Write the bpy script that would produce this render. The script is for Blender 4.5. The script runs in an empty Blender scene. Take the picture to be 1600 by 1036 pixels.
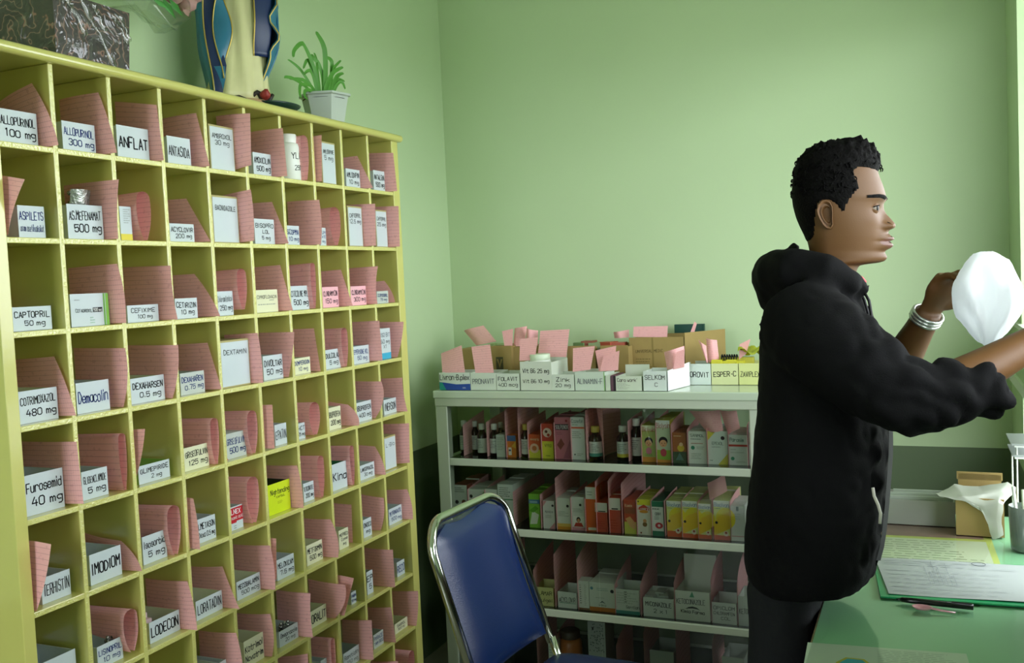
import bpy, bmesh, math, random
from mathutils import Vector, Matrix, noise

# ------------------------------------------------------------------ camera
H = 1.42                                   # eye height of the photographer
FPX = 1489.6                               # focal length in pixels of a 1600 px wide frame
def _rot(yaw, pit, rol):
    return (Matrix.Rotation(yaw, 3, 'Z') @ Matrix.Rotation(pit, 3, 'X') @ Matrix.Rotation(rol, 3, 'Y'))
CM = _rot(0.4082, -0.0536, 0.0451)
scene = bpy.context.scene
C = scene.collection
cam_d = bpy.data.cameras.new('camera')
cam = bpy.data.objects.new('camera', cam_d)
C.objects.link(cam)
cam_d.sensor_width = 36.0
cam_d.lens = FPX * 36.0 / 1600.0
cam_d.clip_start = 0.02
_m = Matrix((CM.col[0], CM.col[2], -CM.col[1])).transposed().to_4x4()
_m.translation = (0, 0, H)
cam.matrix_world = _m
scene.camera = cam

# ------------------------------------------------------------------ daylight
world = bpy.data.worlds.new('overcast sky')
scene.world = world
world.use_nodes = True
_bg = world.node_tree.nodes['Background']
_bg.inputs[0].default_value = (0.90, 0.96, 1.0, 1)
# overcast sky: twice as bright overhead as at the horizon
_wn = world.node_tree
_tc = _wn.nodes.new('ShaderNodeTexCoord'); _sp = _wn.nodes.new('ShaderNodeSeparateXYZ')
_wn.links.new(_tc.outputs['Generated'], _sp.inputs[0])
_mx = _wn.nodes.new('ShaderNodeMath'); _mx.operation = 'MAXIMUM'; _mx.inputs[1].default_value = 0
_wn.links.new(_sp.outputs['Z'], _mx.inputs[0])
_ma = _wn.nodes.new('ShaderNodeMath'); _ma.operation = 'MULTIPLY_ADD'; _ma.inputs[1].default_value = 1 / 2; _ma.inputs[2].default_value = 1 / 2
_wn.links.new(_mx.outputs[0], _ma.inputs[0])
_ms = _wn.nodes.new('ShaderNodeMath'); _ms.operation = 'MULTIPLY'; _ms.inputs[1].default_value = 17.2
_wn.links.new(_ma.outputs[0], _ms.inputs[0]); _wn.links.new(_ms.outputs[0], _bg.inputs[1])
scene.view_settings.view_transform = 'Standard'
scene.view_settings.look = 'None'
scene.view_settings.gamma = 1.0
scene.view_settings.use_curve_mapping = False
scene.view_settings.exposure = 0.0
scene.cycles.max_bounces = 10
scene.cycles.diffuse_bounces = 6
scene.cycles.transparent_max_bounces = 12
scene.cycles.sample_clamp_indirect = 6.0
scene.cycles.caustics_reflective = False
scene.cycles.caustics_refractive = False

# room numbers
XL, XR, YB, YF, ZC = -1.765, 0.26, 3.48, -1.7, 2.75
YA = 3.10                                   # far end of the open part of the window
WT = 0.07                                   # thickness of the window wall
# openings of the wall on the right: (y0, y1, z0, z1)
OPEN = [(0.9, YA, 1.215, 2.18), (2.05, YA, 0.78, 1.03)]
BACKWIN = (-1.74, -0.75, 0.7, 2.4)          # window behind the photographer: x0, x1, z0, z1
def portal(loc, sx, sy, rot):
    l = bpy.data.lights.new('window_daylight', 'AREA')
    l.shape = 'RECTANGLE'; l.size = sx; l.size_y = sy
    l.cycles.is_portal = True
    o = bpy.data.objects.new('window_daylight', l); C.objects.link(o)
    o.location = loc; o.rotation_euler = rot
for (y0, y1, z0, z1) in OPEN:
    portal((XR + WT, (y0 + y1) / 2, (z0 + z1) / 2), z1 - z0, y1 - y0, (0, math.pi / 2, 0))

portal(((BACKWIN[0] + BACKWIN[1]) / 2, YF - .1, (BACKWIN[2] + BACKWIN[3]) / 2), BACKWIN[1] - BACKWIN[0], BACKWIN[3] - BACKWIN[2], (math.pi / 2, 0, 0))

random.seed(7)
R = random.Random(11)

# ------------------------------------------------------------------ helpers
def lin(h):
    if isinstance(h, str):
        h = h.lstrip('#'); c = [int(h[i:i + 2], 16) / 255 for i in (0, 2, 4)]
    else:
        c = [v / 255 for v in h]
    return tuple(v / 12.92 if v <= 0.04045 else ((v + 0.055) / 1.055) ** 2.4 for v in c) + (1,)
MATS = {}
def mat(name, col, rough=0.6, spec=0.4, metal=0.0, bump=0.0, bscale=60, vary=0.0, vscale=8, alpha=1, trans=0.0, coat=0.0, sheen=0.0, tl=0.0):
    if name in MATS: return MATS[name]
    m = bpy.data.materials.new(name); m.use_nodes = True
    nt = m.node_tree; b = nt.nodes['Principled BSDF']
    c = lin(col)
    b.inputs['Base Color'].default_value = c
    b.inputs['Roughness'].default_value = rough
    b.inputs['Specular IOR Level'].default_value = spec
    b.inputs['Metallic'].default_value = metal
    b.inputs['Alpha'].default_value = alpha
    b.inputs['Transmission Weight'].default_value = trans
    b.inputs['Coat Weight'].default_value = coat
    b.inputs['Sheen Weight'].default_value = sheen
    tc = nt.nodes.new('ShaderNodeTexCoord')
    if vary:
        n = nt.nodes.new('ShaderNodeTexNoise'); n.inputs['Scale'].default_value = vscale
        n.inputs['Detail'].default_value = 5
        nt.links.new(tc.outputs['Object'], n.inputs['Vector'])
        mx = nt.nodes.new('ShaderNodeMix'); mx.data_type = 'RGBA'
        mx.inputs[6].default_value = tuple(v * (1 - vary) for v in c[:3]) + (1,)
        mx.inputs[7].default_value = tuple(min(1, v * (1 + vary)) for v in c[:3]) + (1,)
        nt.links.new(n.outputs['Fac'], mx.inputs[0]); nt.links.new(mx.outputs[2], b.inputs['Base Color'])
    if bump:
        n = nt.nodes.new('ShaderNodeTexNoise'); n.inputs['Scale'].default_value = bscale
        n.inputs['Detail'].default_value = 4
        nt.links.new(tc.outputs['Object'], n.inputs['Vector'])
        bp = nt.nodes.new('ShaderNodeBump'); bp.inputs['Strength'].default_value = bump
        bp.inputs['Distance'].default_value = 0.004
        nt.links.new(n.outputs['Fac'], bp.inputs['Height']); nt.links.new(bp.outputs[0], b.inputs['Normal'])
    if tl:
        t = nt.nodes.new('ShaderNodeBsdfTranslucent'); t.inputs[0].default_value = c
        ms = nt.nodes.new('ShaderNodeMixShader'); ms.inputs[0].default_value = tl
        out = nt.nodes['Material Output']
        nt.links.new(b.outputs[0], ms.inputs[1]); nt.links.new(t.outputs[0], ms.inputs[2]); nt.links.new(ms.outputs[0], out.inputs[0])
    MATS[name] = m
    return m
def flat(col, rough=0.55):
    key = col if isinstance(col, str) else '%02x%02x%02x' % tuple(col)
    return mat('print ' + key.lstrip('#'), key, rough, 0.3)

def ray(u, v):
    return CM @ Vector(((u - 800) / FPX, 1, -(v - 518) / FPX))
def onX(u, v, X):
    r = ray(u, v); t = X / r.x; return Vector((X, r.y * t, H + r.z * t))
def onY(u, v, Y):
    r = ray(u, v); t = Y / r.y; return Vector((r.x * t, Y, H + r.z * t))
def onZ(u, v, Z):
    r = ray(u, v); t = (Z - H) / r.z; return Vector((r.x * t, r.y * t, Z))

def sheer(name, col, rough, base=.04, rim=.6):
    """thin clear film: see-through, mirror-like at a slant, the same from both sides"""
    m = bpy.data.materials.new(name); m.use_nodes = True
    nt = m.node_tree; out = nt.nodes['Material Output']; nt.nodes.remove(nt.nodes['Principled BSDF'])
    tr = nt.nodes.new('ShaderNodeBsdfTransparent'); tr.inputs[0].default_value = col
    gl = nt.nodes.new('ShaderNodeBsdfGlossy'); gl.inputs['Roughness'].default_value = rough
    lw = nt.nodes.new('ShaderNodeLayerWeight'); lw.inputs[0].default_value = .5
    pw = nt.nodes.new('ShaderNodeMath'); pw.operation = 'POWER'; pw.inputs[1].default_value = 5; nt.links.new(lw.outputs['Facing'], pw.inputs[0])
    ma = nt.nodes.new('ShaderNodeMath'); ma.operation = 'MULTIPLY_ADD'; ma.inputs[1].default_value = rim; ma.inputs[2].default_value = base; nt.links.new(pw.outputs[0], ma.inputs[0])
    ms = nt.nodes.new('ShaderNodeMixShader'); nt.links.new(ma.outputs[0], ms.inputs[0]); nt.links.new(tr.outputs[0], ms.inputs[1]); nt.links.new(gl.outputs[0], ms.inputs[2]); nt.links.new(ms.outputs[0], out.inputs[0])
    return m
class MB:
    """collects faces, then links them as one mesh object"""
    def __init__(s): s.v = []; s.f = []; s.mi = []; s.uv = {}
    def add(s, vs, fs, mi=0, M=None):
        k = len(s.v)
        s.v += [tuple(M @ Vector(p)) if M else tuple(p) for p in vs]
        s.f += [tuple(k + i for i in f) for f in fs]; s.mi += [mi] * len(fs)
        return k
    def box(s, a, b, mi=0, M=None):
        x0, y0, z0 = a; x1, y1, z1 = b
        s.add([(x0, y0, z0), (x1, y0, z0), (x1, y1, z0), (x0, y1, z0), (x0, y0, z1), (x1, y0, z1), (x1, y1, z1), (x0, y1, z1)],
              [(0, 3, 2, 1), (4, 5, 6, 7), (0, 1, 5, 4), (1, 2, 6, 5), (2, 3, 7, 6), (3, 0, 4, 7)], mi, M)
    def loft(s, rings, mi=0, cap=True, closed=True):
        n = len(rings[0]); k = len(s.v)
        for r in rings: s.v += [tuple(p) for p in r]
        e = n if closed else n - 1
        for i in range(len(rings) - 1):
            for j in range(e):
                a = k + i * n + j; b = k + i * n + (j + 1) % n
                s.f.append((a, b, b + n, a + n)); s.mi.append(mi)
        if cap and closed:
            s.f.append(tuple(k + j for j in reversed(range(n)))); s.mi.append(mi)
            s.f.append(tuple(k + (len(rings) - 1) * n + j for j in range(n))); s.mi.append(mi)
    def lathe(s, prof, n=20, mi=0, c=(0, 0, 0), sx=1, sy=1):
        s.loft([[(c[0] + sx * r * math.cos(2 * math.pi * j / n), c[1] + sy * r * math.sin(2 * math.pi * j / n), c[2] + z) for j in range(n)] for r, z in prof], mi)
    def tube(s, pts, rad, n=10, mi=0, cap=True, ref=None, flat_=1.0):
        pts = [Vector(p) for p in pts]
        if not isinstance(rad, (list, tuple)): rad = [rad] * len(pts)
        rings = []; up = Vector(ref) if ref else None
        for i, p in enumerate(pts):
            t = (pts[min(i + 1, len(pts) - 1)] - pts[max(i - 1, 0)])
            t = t.normalized() if t.length > 1e-9 else Vector((0, 0, 1))
            if up is None: up = t.orthogonal()
            a = (up - t * up.dot(t)); a = a.normalized() if a.length > 1e-6 else t.orthogonal().normalized()
            b = t.cross(a); up = a if not ref else up
            rings.append([p + (a * math.cos(2 * math.pi * j / n) + b * math.sin(2 * math.pi * j / n) * flat_) * rad[i] for j in range(n)])
        s.loft(rings, mi, cap)
    def grid(s, P, mi=0, uv=None):
        nr, nc = len(P), len(P[0]); k = len(s.v)
        for r in P: s.v += [tuple(p) for p in r]
        if uv:
            for i in range(nr):
                for j in range(nc): s.uv[k + i * nc + j] = uv[i][j]
        for i in range(nr - 1):
            for j in range(nc - 1):
                a = k + i * nc + j
                s.f.append((a, a + 1, a + nc + 1, a + nc)); s.mi.append(mi)
    def build(s, name, m, parent=None, smooth=False, loc=None, rotz=None, bevel=0.0):
        me = bpy.data.meshes.new(name)
        me.from_pydata(s.v, [], s.f)
        ms = m if isinstance(m, (list, tuple)) else [m]
        for q in ms: me.materials.append(q)
        if len(ms) > 1: me.polygons.foreach_set('material_index', s.mi)
        if smooth: me.polygons.foreach_set('use_smooth', [True] * len(s.f))
        if s.uv:
            l = me.uv_layers.new(name='UVMap')
            for lp in me.loops: l.data[lp.index].uv = s.uv.get(lp.vertex_index, (0, 0))
        if bevel:
            bm = bmesh.new(); bm.from_mesh(me)
            bmesh.ops.bevel(bm, geom=bm.edges[:], offset=bevel, segments=2, affect='EDGES', profile=0.5)
            bm.to_mesh(me); bm.free()
        me.update()
        o = bpy.data.objects.new(name, me); C.objects.link(o)
        if parent is not None: o.parent = parent
        if loc is not None: o.location = loc
        if rotz is not None: o.rotation_euler = (0, 0, rotz)
        return o
def box_obj(name, a, b, m, parent=None, bevel=0.0):
    q = MB(); q.box(a, b); return q.build(name, m, parent, bevel=bevel)
def empty(name, loc=(0, 0, 0), rotz=0.0):
    o = bpy.data.objects.new(name, None); C.objects.link(o); o.empty_display_size = 0.05
    o.location = loc; o.rotation_euler = (0, 0, rotz); return o
def tag(o, label, cat, group=None):
    o['label'] = label; o['category'] = cat
    if group: o['group'] = group
    return o
def struct(o, label=None):
    o['kind'] = 'structure'
    if label: o['label'] = label
    return o
ORD = ['zeroth', 'first', 'second', 'third', 'fourth', 'fifth', 'sixth', 'seventh', 'eighth', 'ninth', 'tenth', 'eleventh', 'twelfth',
       'thirteenth', 'fourteenth', 'fifteenth', 'sixteenth', 'seventeenth', 'eighteenth', 'nineteenth', 'twentieth', 'twenty-first', 'twenty-second']

def remesh(mb, voxel, smooth=6, disp=None):
    """union of overlapping shapes as one continuous skin"""
    me = bpy.data.meshes.new('tmp'); me.from_pydata(mb.v, [], mb.f); me.update()
    o = bpy.data.objects.new('tmp', me); C.objects.link(o)
    q = o.modifiers.new('r', 'REMESH'); q.mode = 'VOXEL'; q.voxel_size = voxel
    q = o.modifiers.new('s', 'SMOOTH'); q.factor = 0.5; q.iterations = smooth
    dg = bpy.context.evaluated_depsgraph_get(); dg.update()
    out = bpy.data.meshes.new_from_object(o.evaluated_get(dg))
    bpy.data.objects.remove(o); bpy.data.meshes.remove(me)
    v = [x.co.copy() for x in out.vertices]; f = [tuple(p.vertices) for p in out.polygons]
    nn = [x.normal.copy() for x in out.vertices]
    bpy.data.meshes.remove(out)
    if disp: v = [p + n * disp(p) for p, n in zip(v, nn)]
    return v, f

# ------------------------------------------------------------------ hand lettering (stroke font on a 4 x 8 grid, baseline at 2)
GL = {
'A': '022842 1434', 'B': '0208 0838473505 3544433202', 'C': '4738180703123243', 'D': '02082846442202', 'E': '48080242 0535', 'F': '480802 0535',
'G': '47381807031232434525', 'H': '0208 4248 0545', 'I': '2228', 'J': '3833221203', 'K': '0208 4805 1542', 'L': '080242', 'M': '0208254842',
'N': '02084248', 'O': '180703123243473818', 'P': '02083847463505', 'Q': '180703123243473818 3441', 'R': '02083847463505 2542',
'S': '473818070615354443321203', 'T': '0848 2822', 'U': '080312324348', 'V': '082248', 'W': '0812263248', 'X': '0842 0248', 'Y': '082548 2522', 'Z': '08480242',
'0': '180703123243473818', '1': '172822', '2': '07183847460242', '3': '07183847463525354443321203', '4': '280444 3632', '5': '48080536454332120 3'.replace(' ', ''),
'6': '381806031232434435150 4'.replace(' ', ''), '7': '084822', '8': '18071535444332120304153546473818', '9': '45351506071838474332', '.': '2223', '-': '1535', "'": '2827', '/': '0248',
'a': '46261605031232434642', 'b': '0802 0516364543321203', 'c': '4536160503123243', 'd': '4842 4536160503123243', 'e': '04444536160503123243',
'f': '47382722 1636', 'g': '45361605041333 46413010', 'h': '0802 0516364542', 'i': '2622 2728', 'j': '26211000 2728', 'k': '0802 4604 1542', 'l': '2822',
'm': '0602 05162522 25364542', 'n': '0602 0516364542', 'o': '160503123243453616', 'p': '0600 0516364543321203', 'q': '4640 4536160503123243', 'r': '0602 05163645',
's': '45361605144443321203', 't': '28233242 0646', 'u': '060312324346 4642', 'v': '062246', 'w': '0612243246', 'x': '0642 0246', 'y': '0623 4600', 'z': '06460242'}
ADV = {'I': 3, '1': 3, 'i': 2.6, 'l': 2.6, '.': 2.6, ' ': 3.2, "'": 2, 'J': 4.6, '-': 4.4}
def stroke_text(mb, txt, x0, z0, x1, z1, wr=0.09, mi=0, y=-0.0005, rnd=None, jit=0.25):
    """marker lettering fitted into the rectangle x0..x1, z0..z1 of a face in the local xz plane"""
    rnd = rnd or R
    tot = sum(ADV.get(c, 5.4) for c in txt) - 1.4
    ch = (z1 - z0); sx = (x1 - x0) / max(tot, 1e-6); sz = ch / 6.0
    if sx > sz * 1.25: sx = sz * 1.25
    tot_w = tot * sx; ox = (x0 + x1) / 2 - tot_w / 2
    w = max(min(sz, sx * 1.3) * 6 * wr, 0.0007)
    slope = rnd.uniform(-0.03, 0.03); px = ox
    for c in txt:
        g = GL.get(c)
        a = ADV.get(c, 5.4)
        if g:
            off = 0 if a > 5 else (-1.3 if c in "Ii1l.'" else 0)
            jx, jz, js = rnd.uniform(-jit, jit), rnd.uniform(-jit, jit), rnd.uniform(0.92, 1.08)
            for st in g.split():
                pts = [(px + (int(st[i]) + off + jx) * sx, z0 + ((int(st[i + 1]) - 2) * js + jz) * sz + slope * (px - ox)) for i in range(0, len(st) - 1, 2)]
                for (ax, az), (bx, bz) in zip(pts, pts[1:]):
                    dx, dz = bx - ax, bz - az; L = math.hypot(dx, dz) or 1e-6
                    ux, uz = dx / L * w / 2, dz / L * w / 2; nx, nz = -uz, ux
                    ax2, az2, bx2, bz2 = ax - ux * .6, az - uz * .6, bx + ux * .6, bz + uz * .6
                    mb.add([(ax2 - nx, y, az2 - nz), (bx2 - nx, y, bz2 - nz), (bx2 + nx, y, bz2 + nz), (ax2 + nx, y, az2 + nz)], [(0, 1, 2, 3)], mi)
        px += a * sx
def scribble(mb, x0, z0, x1, z1, rows, mi=0, y=-0.0005, rnd=None, th=0.35, fill=0.85):
    """rows of tiny illegible print as short dashes"""
    rnd = rnd or R
    p = (z1 - z0) / rows
    for i in range(rows):
        z = z1 - (i + 0.7) * p; x = x0; xe = x0 + (x1 - x0) * rnd.uniform(fill * 0.7, 1)
        while x < xe:
            l = rnd.uniform(0.04, 0.16) * (x1 - x0)
            mb.add([(x, y, z), (min(x + l, xe), y, z), (min(x + l, xe), y, z + p * th), (x, y, z + p * th)], [(0, 1, 2, 3)], mi)
            x += l + 0.03 * (x1 - x0)
# ------------------------------------------------------------------ the room
def wall_paint(name, upper, lower, line):
    m = mat(name, upper, 0.45, 0.35, bump=0.05, bscale=90, vary=0.03, vscale=3)
    nt = m.node_tree; b = nt.nodes['Principled BSDF']
    src = b.inputs['Base Color'].links[0].from_socket
    g = nt.nodes.new('ShaderNodeNewGeometry'); sp = nt.nodes.new('ShaderNodeSeparateXYZ')
    nt.links.new(g.outputs['Position'], sp.inputs[0])
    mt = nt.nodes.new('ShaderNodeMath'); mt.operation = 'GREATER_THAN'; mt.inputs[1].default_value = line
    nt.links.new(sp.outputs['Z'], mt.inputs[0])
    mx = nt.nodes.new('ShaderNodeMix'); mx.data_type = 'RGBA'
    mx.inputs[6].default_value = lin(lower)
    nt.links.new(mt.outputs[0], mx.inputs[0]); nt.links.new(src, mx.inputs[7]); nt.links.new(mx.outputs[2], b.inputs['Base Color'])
    return m
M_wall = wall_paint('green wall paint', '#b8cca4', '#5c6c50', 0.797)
M_ceil = mat('ceiling paint', '#e3e8da', 0.8)
M_floor = mat('floor tiles', '#8d8a7c', 0.35, 0.5, vary=0.1)
struct(box_obj('floor', (XL - .16, YF - .1, -0.1), (XR + WT, YB + .16, 0), M_floor))
struct(box_obj('ceiling', (XL - .16, YF - .1, ZC), (XR + WT, YB + .16, ZC + .1), M_ceil))
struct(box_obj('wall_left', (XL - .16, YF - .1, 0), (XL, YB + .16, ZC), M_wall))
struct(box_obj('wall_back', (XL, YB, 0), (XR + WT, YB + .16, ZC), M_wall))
q = MB(); x0_, x1_, z0_, z1_ = BACKWIN
for (a, b, c, d) in ((XL, x0_, 0, ZC), (x1_, XR + WT, 0, ZC), (x0_, x1_, 0, z0_), (x0_, x1_, z1_, ZC)): q.box((a, YF - .1, c), (b, YF, d))
struct(q.build('wall_front', M_wall))
q = MB()
for (a, b, spans) in [(YF, .9, [(0, ZC)]), (.9, 2.05, [(0, 1.215), (2.18, ZC)]), (2.05, YA, [(0, .78), (1.03, 1.215), (2.18, ZC)]), (YA, YB, [(0, ZC)])]:
    for z0, z1 in spans: q.box((XR, a, z0), (XR + WT, b, z1))
struct(q.build('wall_right', M_wall))
M_white = mat('white gloss paint', '#e3e8e0', 0.3, 0.5)
struct(box_obj('window_1', (XR - .012, .9, 1.215), (XR + WT, 3.3, 1.228), M_white), 'white painted sill of the window')
struct(box_obj('trim_1', (XR - .01, 2.4, 1.03), (XR - .0002, 3.44, 1.06), M_white), 'white rail under the sill')
struct(box_obj('added_sky_blocker', (XR + WT, -3, 2.5), (1.55, 6, 2.58), mat('sky blocker boards', '#8f8b7c', .8)))  # unseen overhang added outside to keep high sky light off the lower room
struct(box_obj('ground_outside', (-40, -40, -.5), (40, 40, -.4), mat('outside ground', '#8b8f84', .9)))

# ------------------------------------------------------------------ the yellow pigeonhole shelf
SX = -1.5                                     # front plane
CW, RH = 0.13995, 0.17115                     # compartment pitch
TH = 0.011                                    # board thickness
DEP = 0.25
def yd(k): return 1.33575 + CW * (k - 1)      # divider k (0 = left panel, 10 = right panel)
def zl(k): return 1.7038 - RH * (k - 1)       # board k (0 = top, 10 = lowest)
def cell(r, c):                               # y0, y1, z0, z1 of a compartment
    y0 = yd(c - 1) + TH / 2; y1 = yd(c) - TH / 2
    if c == 1: y0 = 1.216
    if c == 10: y1 = 2.592
    return y0, y1, zl(r) + TH / 2, zl(r - 1) - TH / 2
def painted(name, col, rough, edge_bump, bscale):
    m = mat(name, col, rough, 0.5, bump=edge_bump, bscale=bscale, vary=0.07, vscale=6, coat=1.0)
    b = m.node_tree.nodes['Principled BSDF']; b.inputs['Coat Roughness'].default_value = .1; b.inputs['Coat IOR'].default_value = 1.9 if edge_bump > .3 else 1.4
    m.node_tree.links.new(b.inputs['Normal'].links[0].from_socket, b.inputs['Coat Normal'])
    return m
M_yel = painted('yellow gloss paint', '#c5c16c', 0.34, 0.05, 60)
M_yele = painted('yellow gloss paint brushed on edges', '#d2cf78', 0.2, 0.6, 220)
unit = empty('pigeonhole_shelf', (SX - DEP / 2, 1.9, 0))
tag(unit, 'tall yellow painted wooden pigeonhole shelf along the left wall', 'shelf')
UI = Matrix.Translation(-unit.location)
def upart(name, a, b, m, bevel=0.0015):
    qq = MB(); qq.box(a, b, 0, UI)
    if m is M_yele: qq.mi[3] = 1; m = [M_yel, M_yele]
    return qq.build(name, m, unit, bevel=bevel)
upart('back_panel', (SX - DEP - .008, 1.19, 0.0), (SX - DEP, 2.63, 1.88), M_yel)
upart('side_panel', (SX - DEP, 1.190, 0.0), (SX + .001, 1.216, 1.868), M_yel)
upart('side_panel', (SX - DEP, 2.592, 0.0), (SX + .001, 2.63, 1.868), M_yel)
# top board with a rounded nose
q = MB()
prof = [(SX - DEP - .008, 1.866), (SX - DEP - .008, 1.888)] + [(SX + .006 + .011 * math.sin(t), 1.877 + .011 * math.cos(t)) for t in [i * math.pi / 10 for i in range(11)]]
q.loft([[(x - unit.location.x, y - unit.location.y, z) for x, z in prof] for y in (1.183, 2.637)])
q.build('top_board', M_yel, unit, smooth=False)
for k in range(1, 10):
    upart('divider', (SX - DEP, yd(k) - TH / 2, zl(10)), (SX, yd(k) + TH / 2, 1.866), M_yele)
for k in range(1, 11):
    upart('shelf_board', (SX - DEP, 1.216, zl(k) - TH / 2), (SX - .0008, 2.592, zl(k) + TH / 2), M_yele)
upart('plinth', (SX - .02, 1.216, 0), (SX - .004, 2.592, zl(10) - TH / 2), M_yel)
# ------------------------------------------------------------------ cartons and pink stock cards
M_card_cache = {}
def card_mat():
    m = bpy.data.materials.new('pink ruled card'); m.use_nodes = True
    nt = m.node_tree; b = nt.nodes['Principled BSDF']; out = nt.nodes['Material Output']
    b.inputs['Roughness'].default_value = 0.75; b.inputs['Specular IOR Level'].default_value = 0.2
    uv = nt.nodes.new('ShaderNodeUVMap')
    sp = nt.nodes.new('ShaderNodeSeparateXYZ'); nt.links.new(uv.outputs[0], sp.inputs[0])
    def line(sock, period, width):
        a = nt.nodes.new('ShaderNodeMath'); a.operation = 'DIVIDE'; a.inputs[1].default_value = period; nt.links.new(sock, a.inputs[0])
        f = nt.nodes.new('ShaderNodeMath'); f.operation = 'FRACT'; nt.links.new(a.outputs[0], f.inputs[0])
        l = nt.nodes.new('ShaderNodeMath'); l.operation = 'LESS_THAN'; l.inputs[1].default_value = width; nt.links.new(f.outputs[0], l.inputs[0])
        return l.outputs[0]
    h = line(sp.outputs['Y'], 0.0105, 0.09); v = line(sp.outputs['X'], 0.0042, 0.16)
    n = nt.nodes.new('ShaderNodeTexNoise'); n.inputs['Scale'].default_value = 90; n.inputs['Detail'].default_value = 2
    nt.links.new(uv.outputs[0], n.inputs['Vector'])
    rp = nt.nodes.new('ShaderNodeValToRGB'); rp.color_ramp.elements[0].position = .60; rp.color_ramp.elements[1].position = .68
    nt.links.new(n.outputs['Fac'], rp.inputs[0])
    c0 = lin('#f9bcbf'); c1 = lin('#b8747b'); c2 = lin('#e29fa4'); c3 = lin('#cf8a90')
    def mix(fac, A, B, scale=None):
        mx = nt.nodes.new('ShaderNodeMix'); mx.data_type = 'RGBA'
        if scale:
            k = nt.nodes.new('ShaderNodeMath'); k.operation = 'MULTIPLY'; k.inputs[1].default_value = scale; nt.links.new(fac, k.inputs[0]); fac = k.outputs[0]
        nt.links.new(fac, mx.inputs[0])
        if isinstance(A, tuple): mx.inputs[6].default_value = A
        else: nt.links.new(A, mx.inputs[6])
        mx.inputs[7].default_value = B
        return mx.outputs[2]
    s = mix(v, c0, c2, .4); s = mix(h, s, c1, .55); s = mix(rp.outputs[0], s, c3, .35)
    nt.links.new(s, b.inputs['Base Color'])
    t = nt.nodes.new('ShaderNodeBsdfTranslucent'); nt.links.new(s, t.inputs[0])
    ms = nt.nodes.new('ShaderNodeMixShader'); ms.inputs[0].default_value = .18
    nt.links.new(b.outputs[0], ms.inputs[1]); nt.links.new(t.outputs[0], ms.inputs[2]); nt.links.new(ms.outputs[0], out.inputs[0])
    return m
M_card = card_mat()
M_paper = mat('white carton', '#c3cdd1', 0.5, 0.35, vary=0.03, vscale=20)
M_paperg = mat('greyish carton', '#b9c0ba', 0.5, 0.35)
M_cream = mat('cream carton', '#d8d9b8', 0.5, 0.35)
M_pinkbox = mat('pink carton', '#e9b2bb', 0.5, 0.3)
M_kraft = mat('brown cardboard', '#9a8553', 0.75, 0.2, vary=0.08, vscale=25)
M_tan = mat('tan box edge', '#a99f6c', 0.6, 0.3)
M_lime = mat('lime carton', '#c8dc1e', 0.4, 0.4)
M_dark = mat('dark carton', '#20241f', 0.5, 0.3)
M_green = mat('green carton', '#8fc04a', 0.5, 0.3)
M_ink = mat('black marker', '#15161c', 0.6, 0.2)
M_blue = mat('blue ink', '#2b3a78', 0.6, 0.2)
M_greyink = mat('grey ink', '#6f757a', 0.6, 0.2)
M_foil = mat('blister foil', '#a7aaa6', 0.25, 0.5, metal=0.7, bump=0.5, bscale=120)
KM = {'w': M_paper, 'g': M_paperg, 'c': M_cream, 'p': M_pinkbox, 'l': M_lime, 'k': M_kraft, 't': M_tan}

def open_carton(w, d, h, t=0.0016, backh=None, mat_=M_paper, side=None):
    """tray-like carton without a lid; front at y = 0, width along x"""
    q = MB(); bh = backh or h; sm = 1 if side else 0
    q.box((-w / 2, 0, 0), (w / 2, t, h))
    q.box((-w / 2, t, 0), (-w / 2 + t, d, h * .97), sm); q.box((w / 2 - t, t, 0), (w / 2, d, h * .97), sm)
    q.box((-w / 2 + t, d - t, 0), (w / 2 - t, d, bh)); q.box((-w / 2 + t, t, 0), (w / 2 - t, d - t, t))
    return q, ([mat_, side] if side else mat_)
def closed_carton(w, d, h, mat_=M_paper, side=None, flapgap=True):
    q = MB(); sm = 1 if side else 0
    q.box((-w / 2, 0, 0), (w / 2, d, h), 0)
    # tuck flap line: slightly proud lid
    q.box((-w / 2 + .001, .001, h), (w / 2 - .001, d - .001, h + .0006), sm)
    if side:
        for i in range(6):
            if i in (3, 5): q.mi[i] = 1
    return q, ([mat_, side] if side else mat_)
def lettering(parent, w, h, lines, m=M_ink, printed=False, top=.86, bot=.14, left=.06, right=.94, wr=None, name='lettering', cap=.021):
    if not lines: return
    q = MB(); n = len(lines)
    band = (top - bot) / n
    for i, t in enumerate(lines):
        z1 = h * (top - band * i); z0 = h * (top - band * (i + 1)); zc = (z0 + z1) / 2
        hh = min((z1 - z0) * .66, cap if not printed else .011)
        if i and not printed: hh *= .86
        xs0, xs1 = (left - .5) * w, (right - .5) * w
        if i and not printed and len(t) < len(lines[0]): xs0 += .12 * w
        stroke_text(q, t, xs0, zc - hh / 2, xs1, zc + hh / 2, wr or (.155 if not printed else .13), 0, jit=.22 if not printed else 0)
    return q.build(name, m, parent)

ROWN = {1: 'top', 2: 'second', 3: 'third', 4: 'fourth', 5: 'fifth', 6: 'sixth', 7: 'seventh', 8: 'eighth', 9: 'ninth', 10: 'lowest'}
def where(r, c): return '%s pigeonhole row, %s from left' % (ROWN[r], ORD[c]) 

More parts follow.
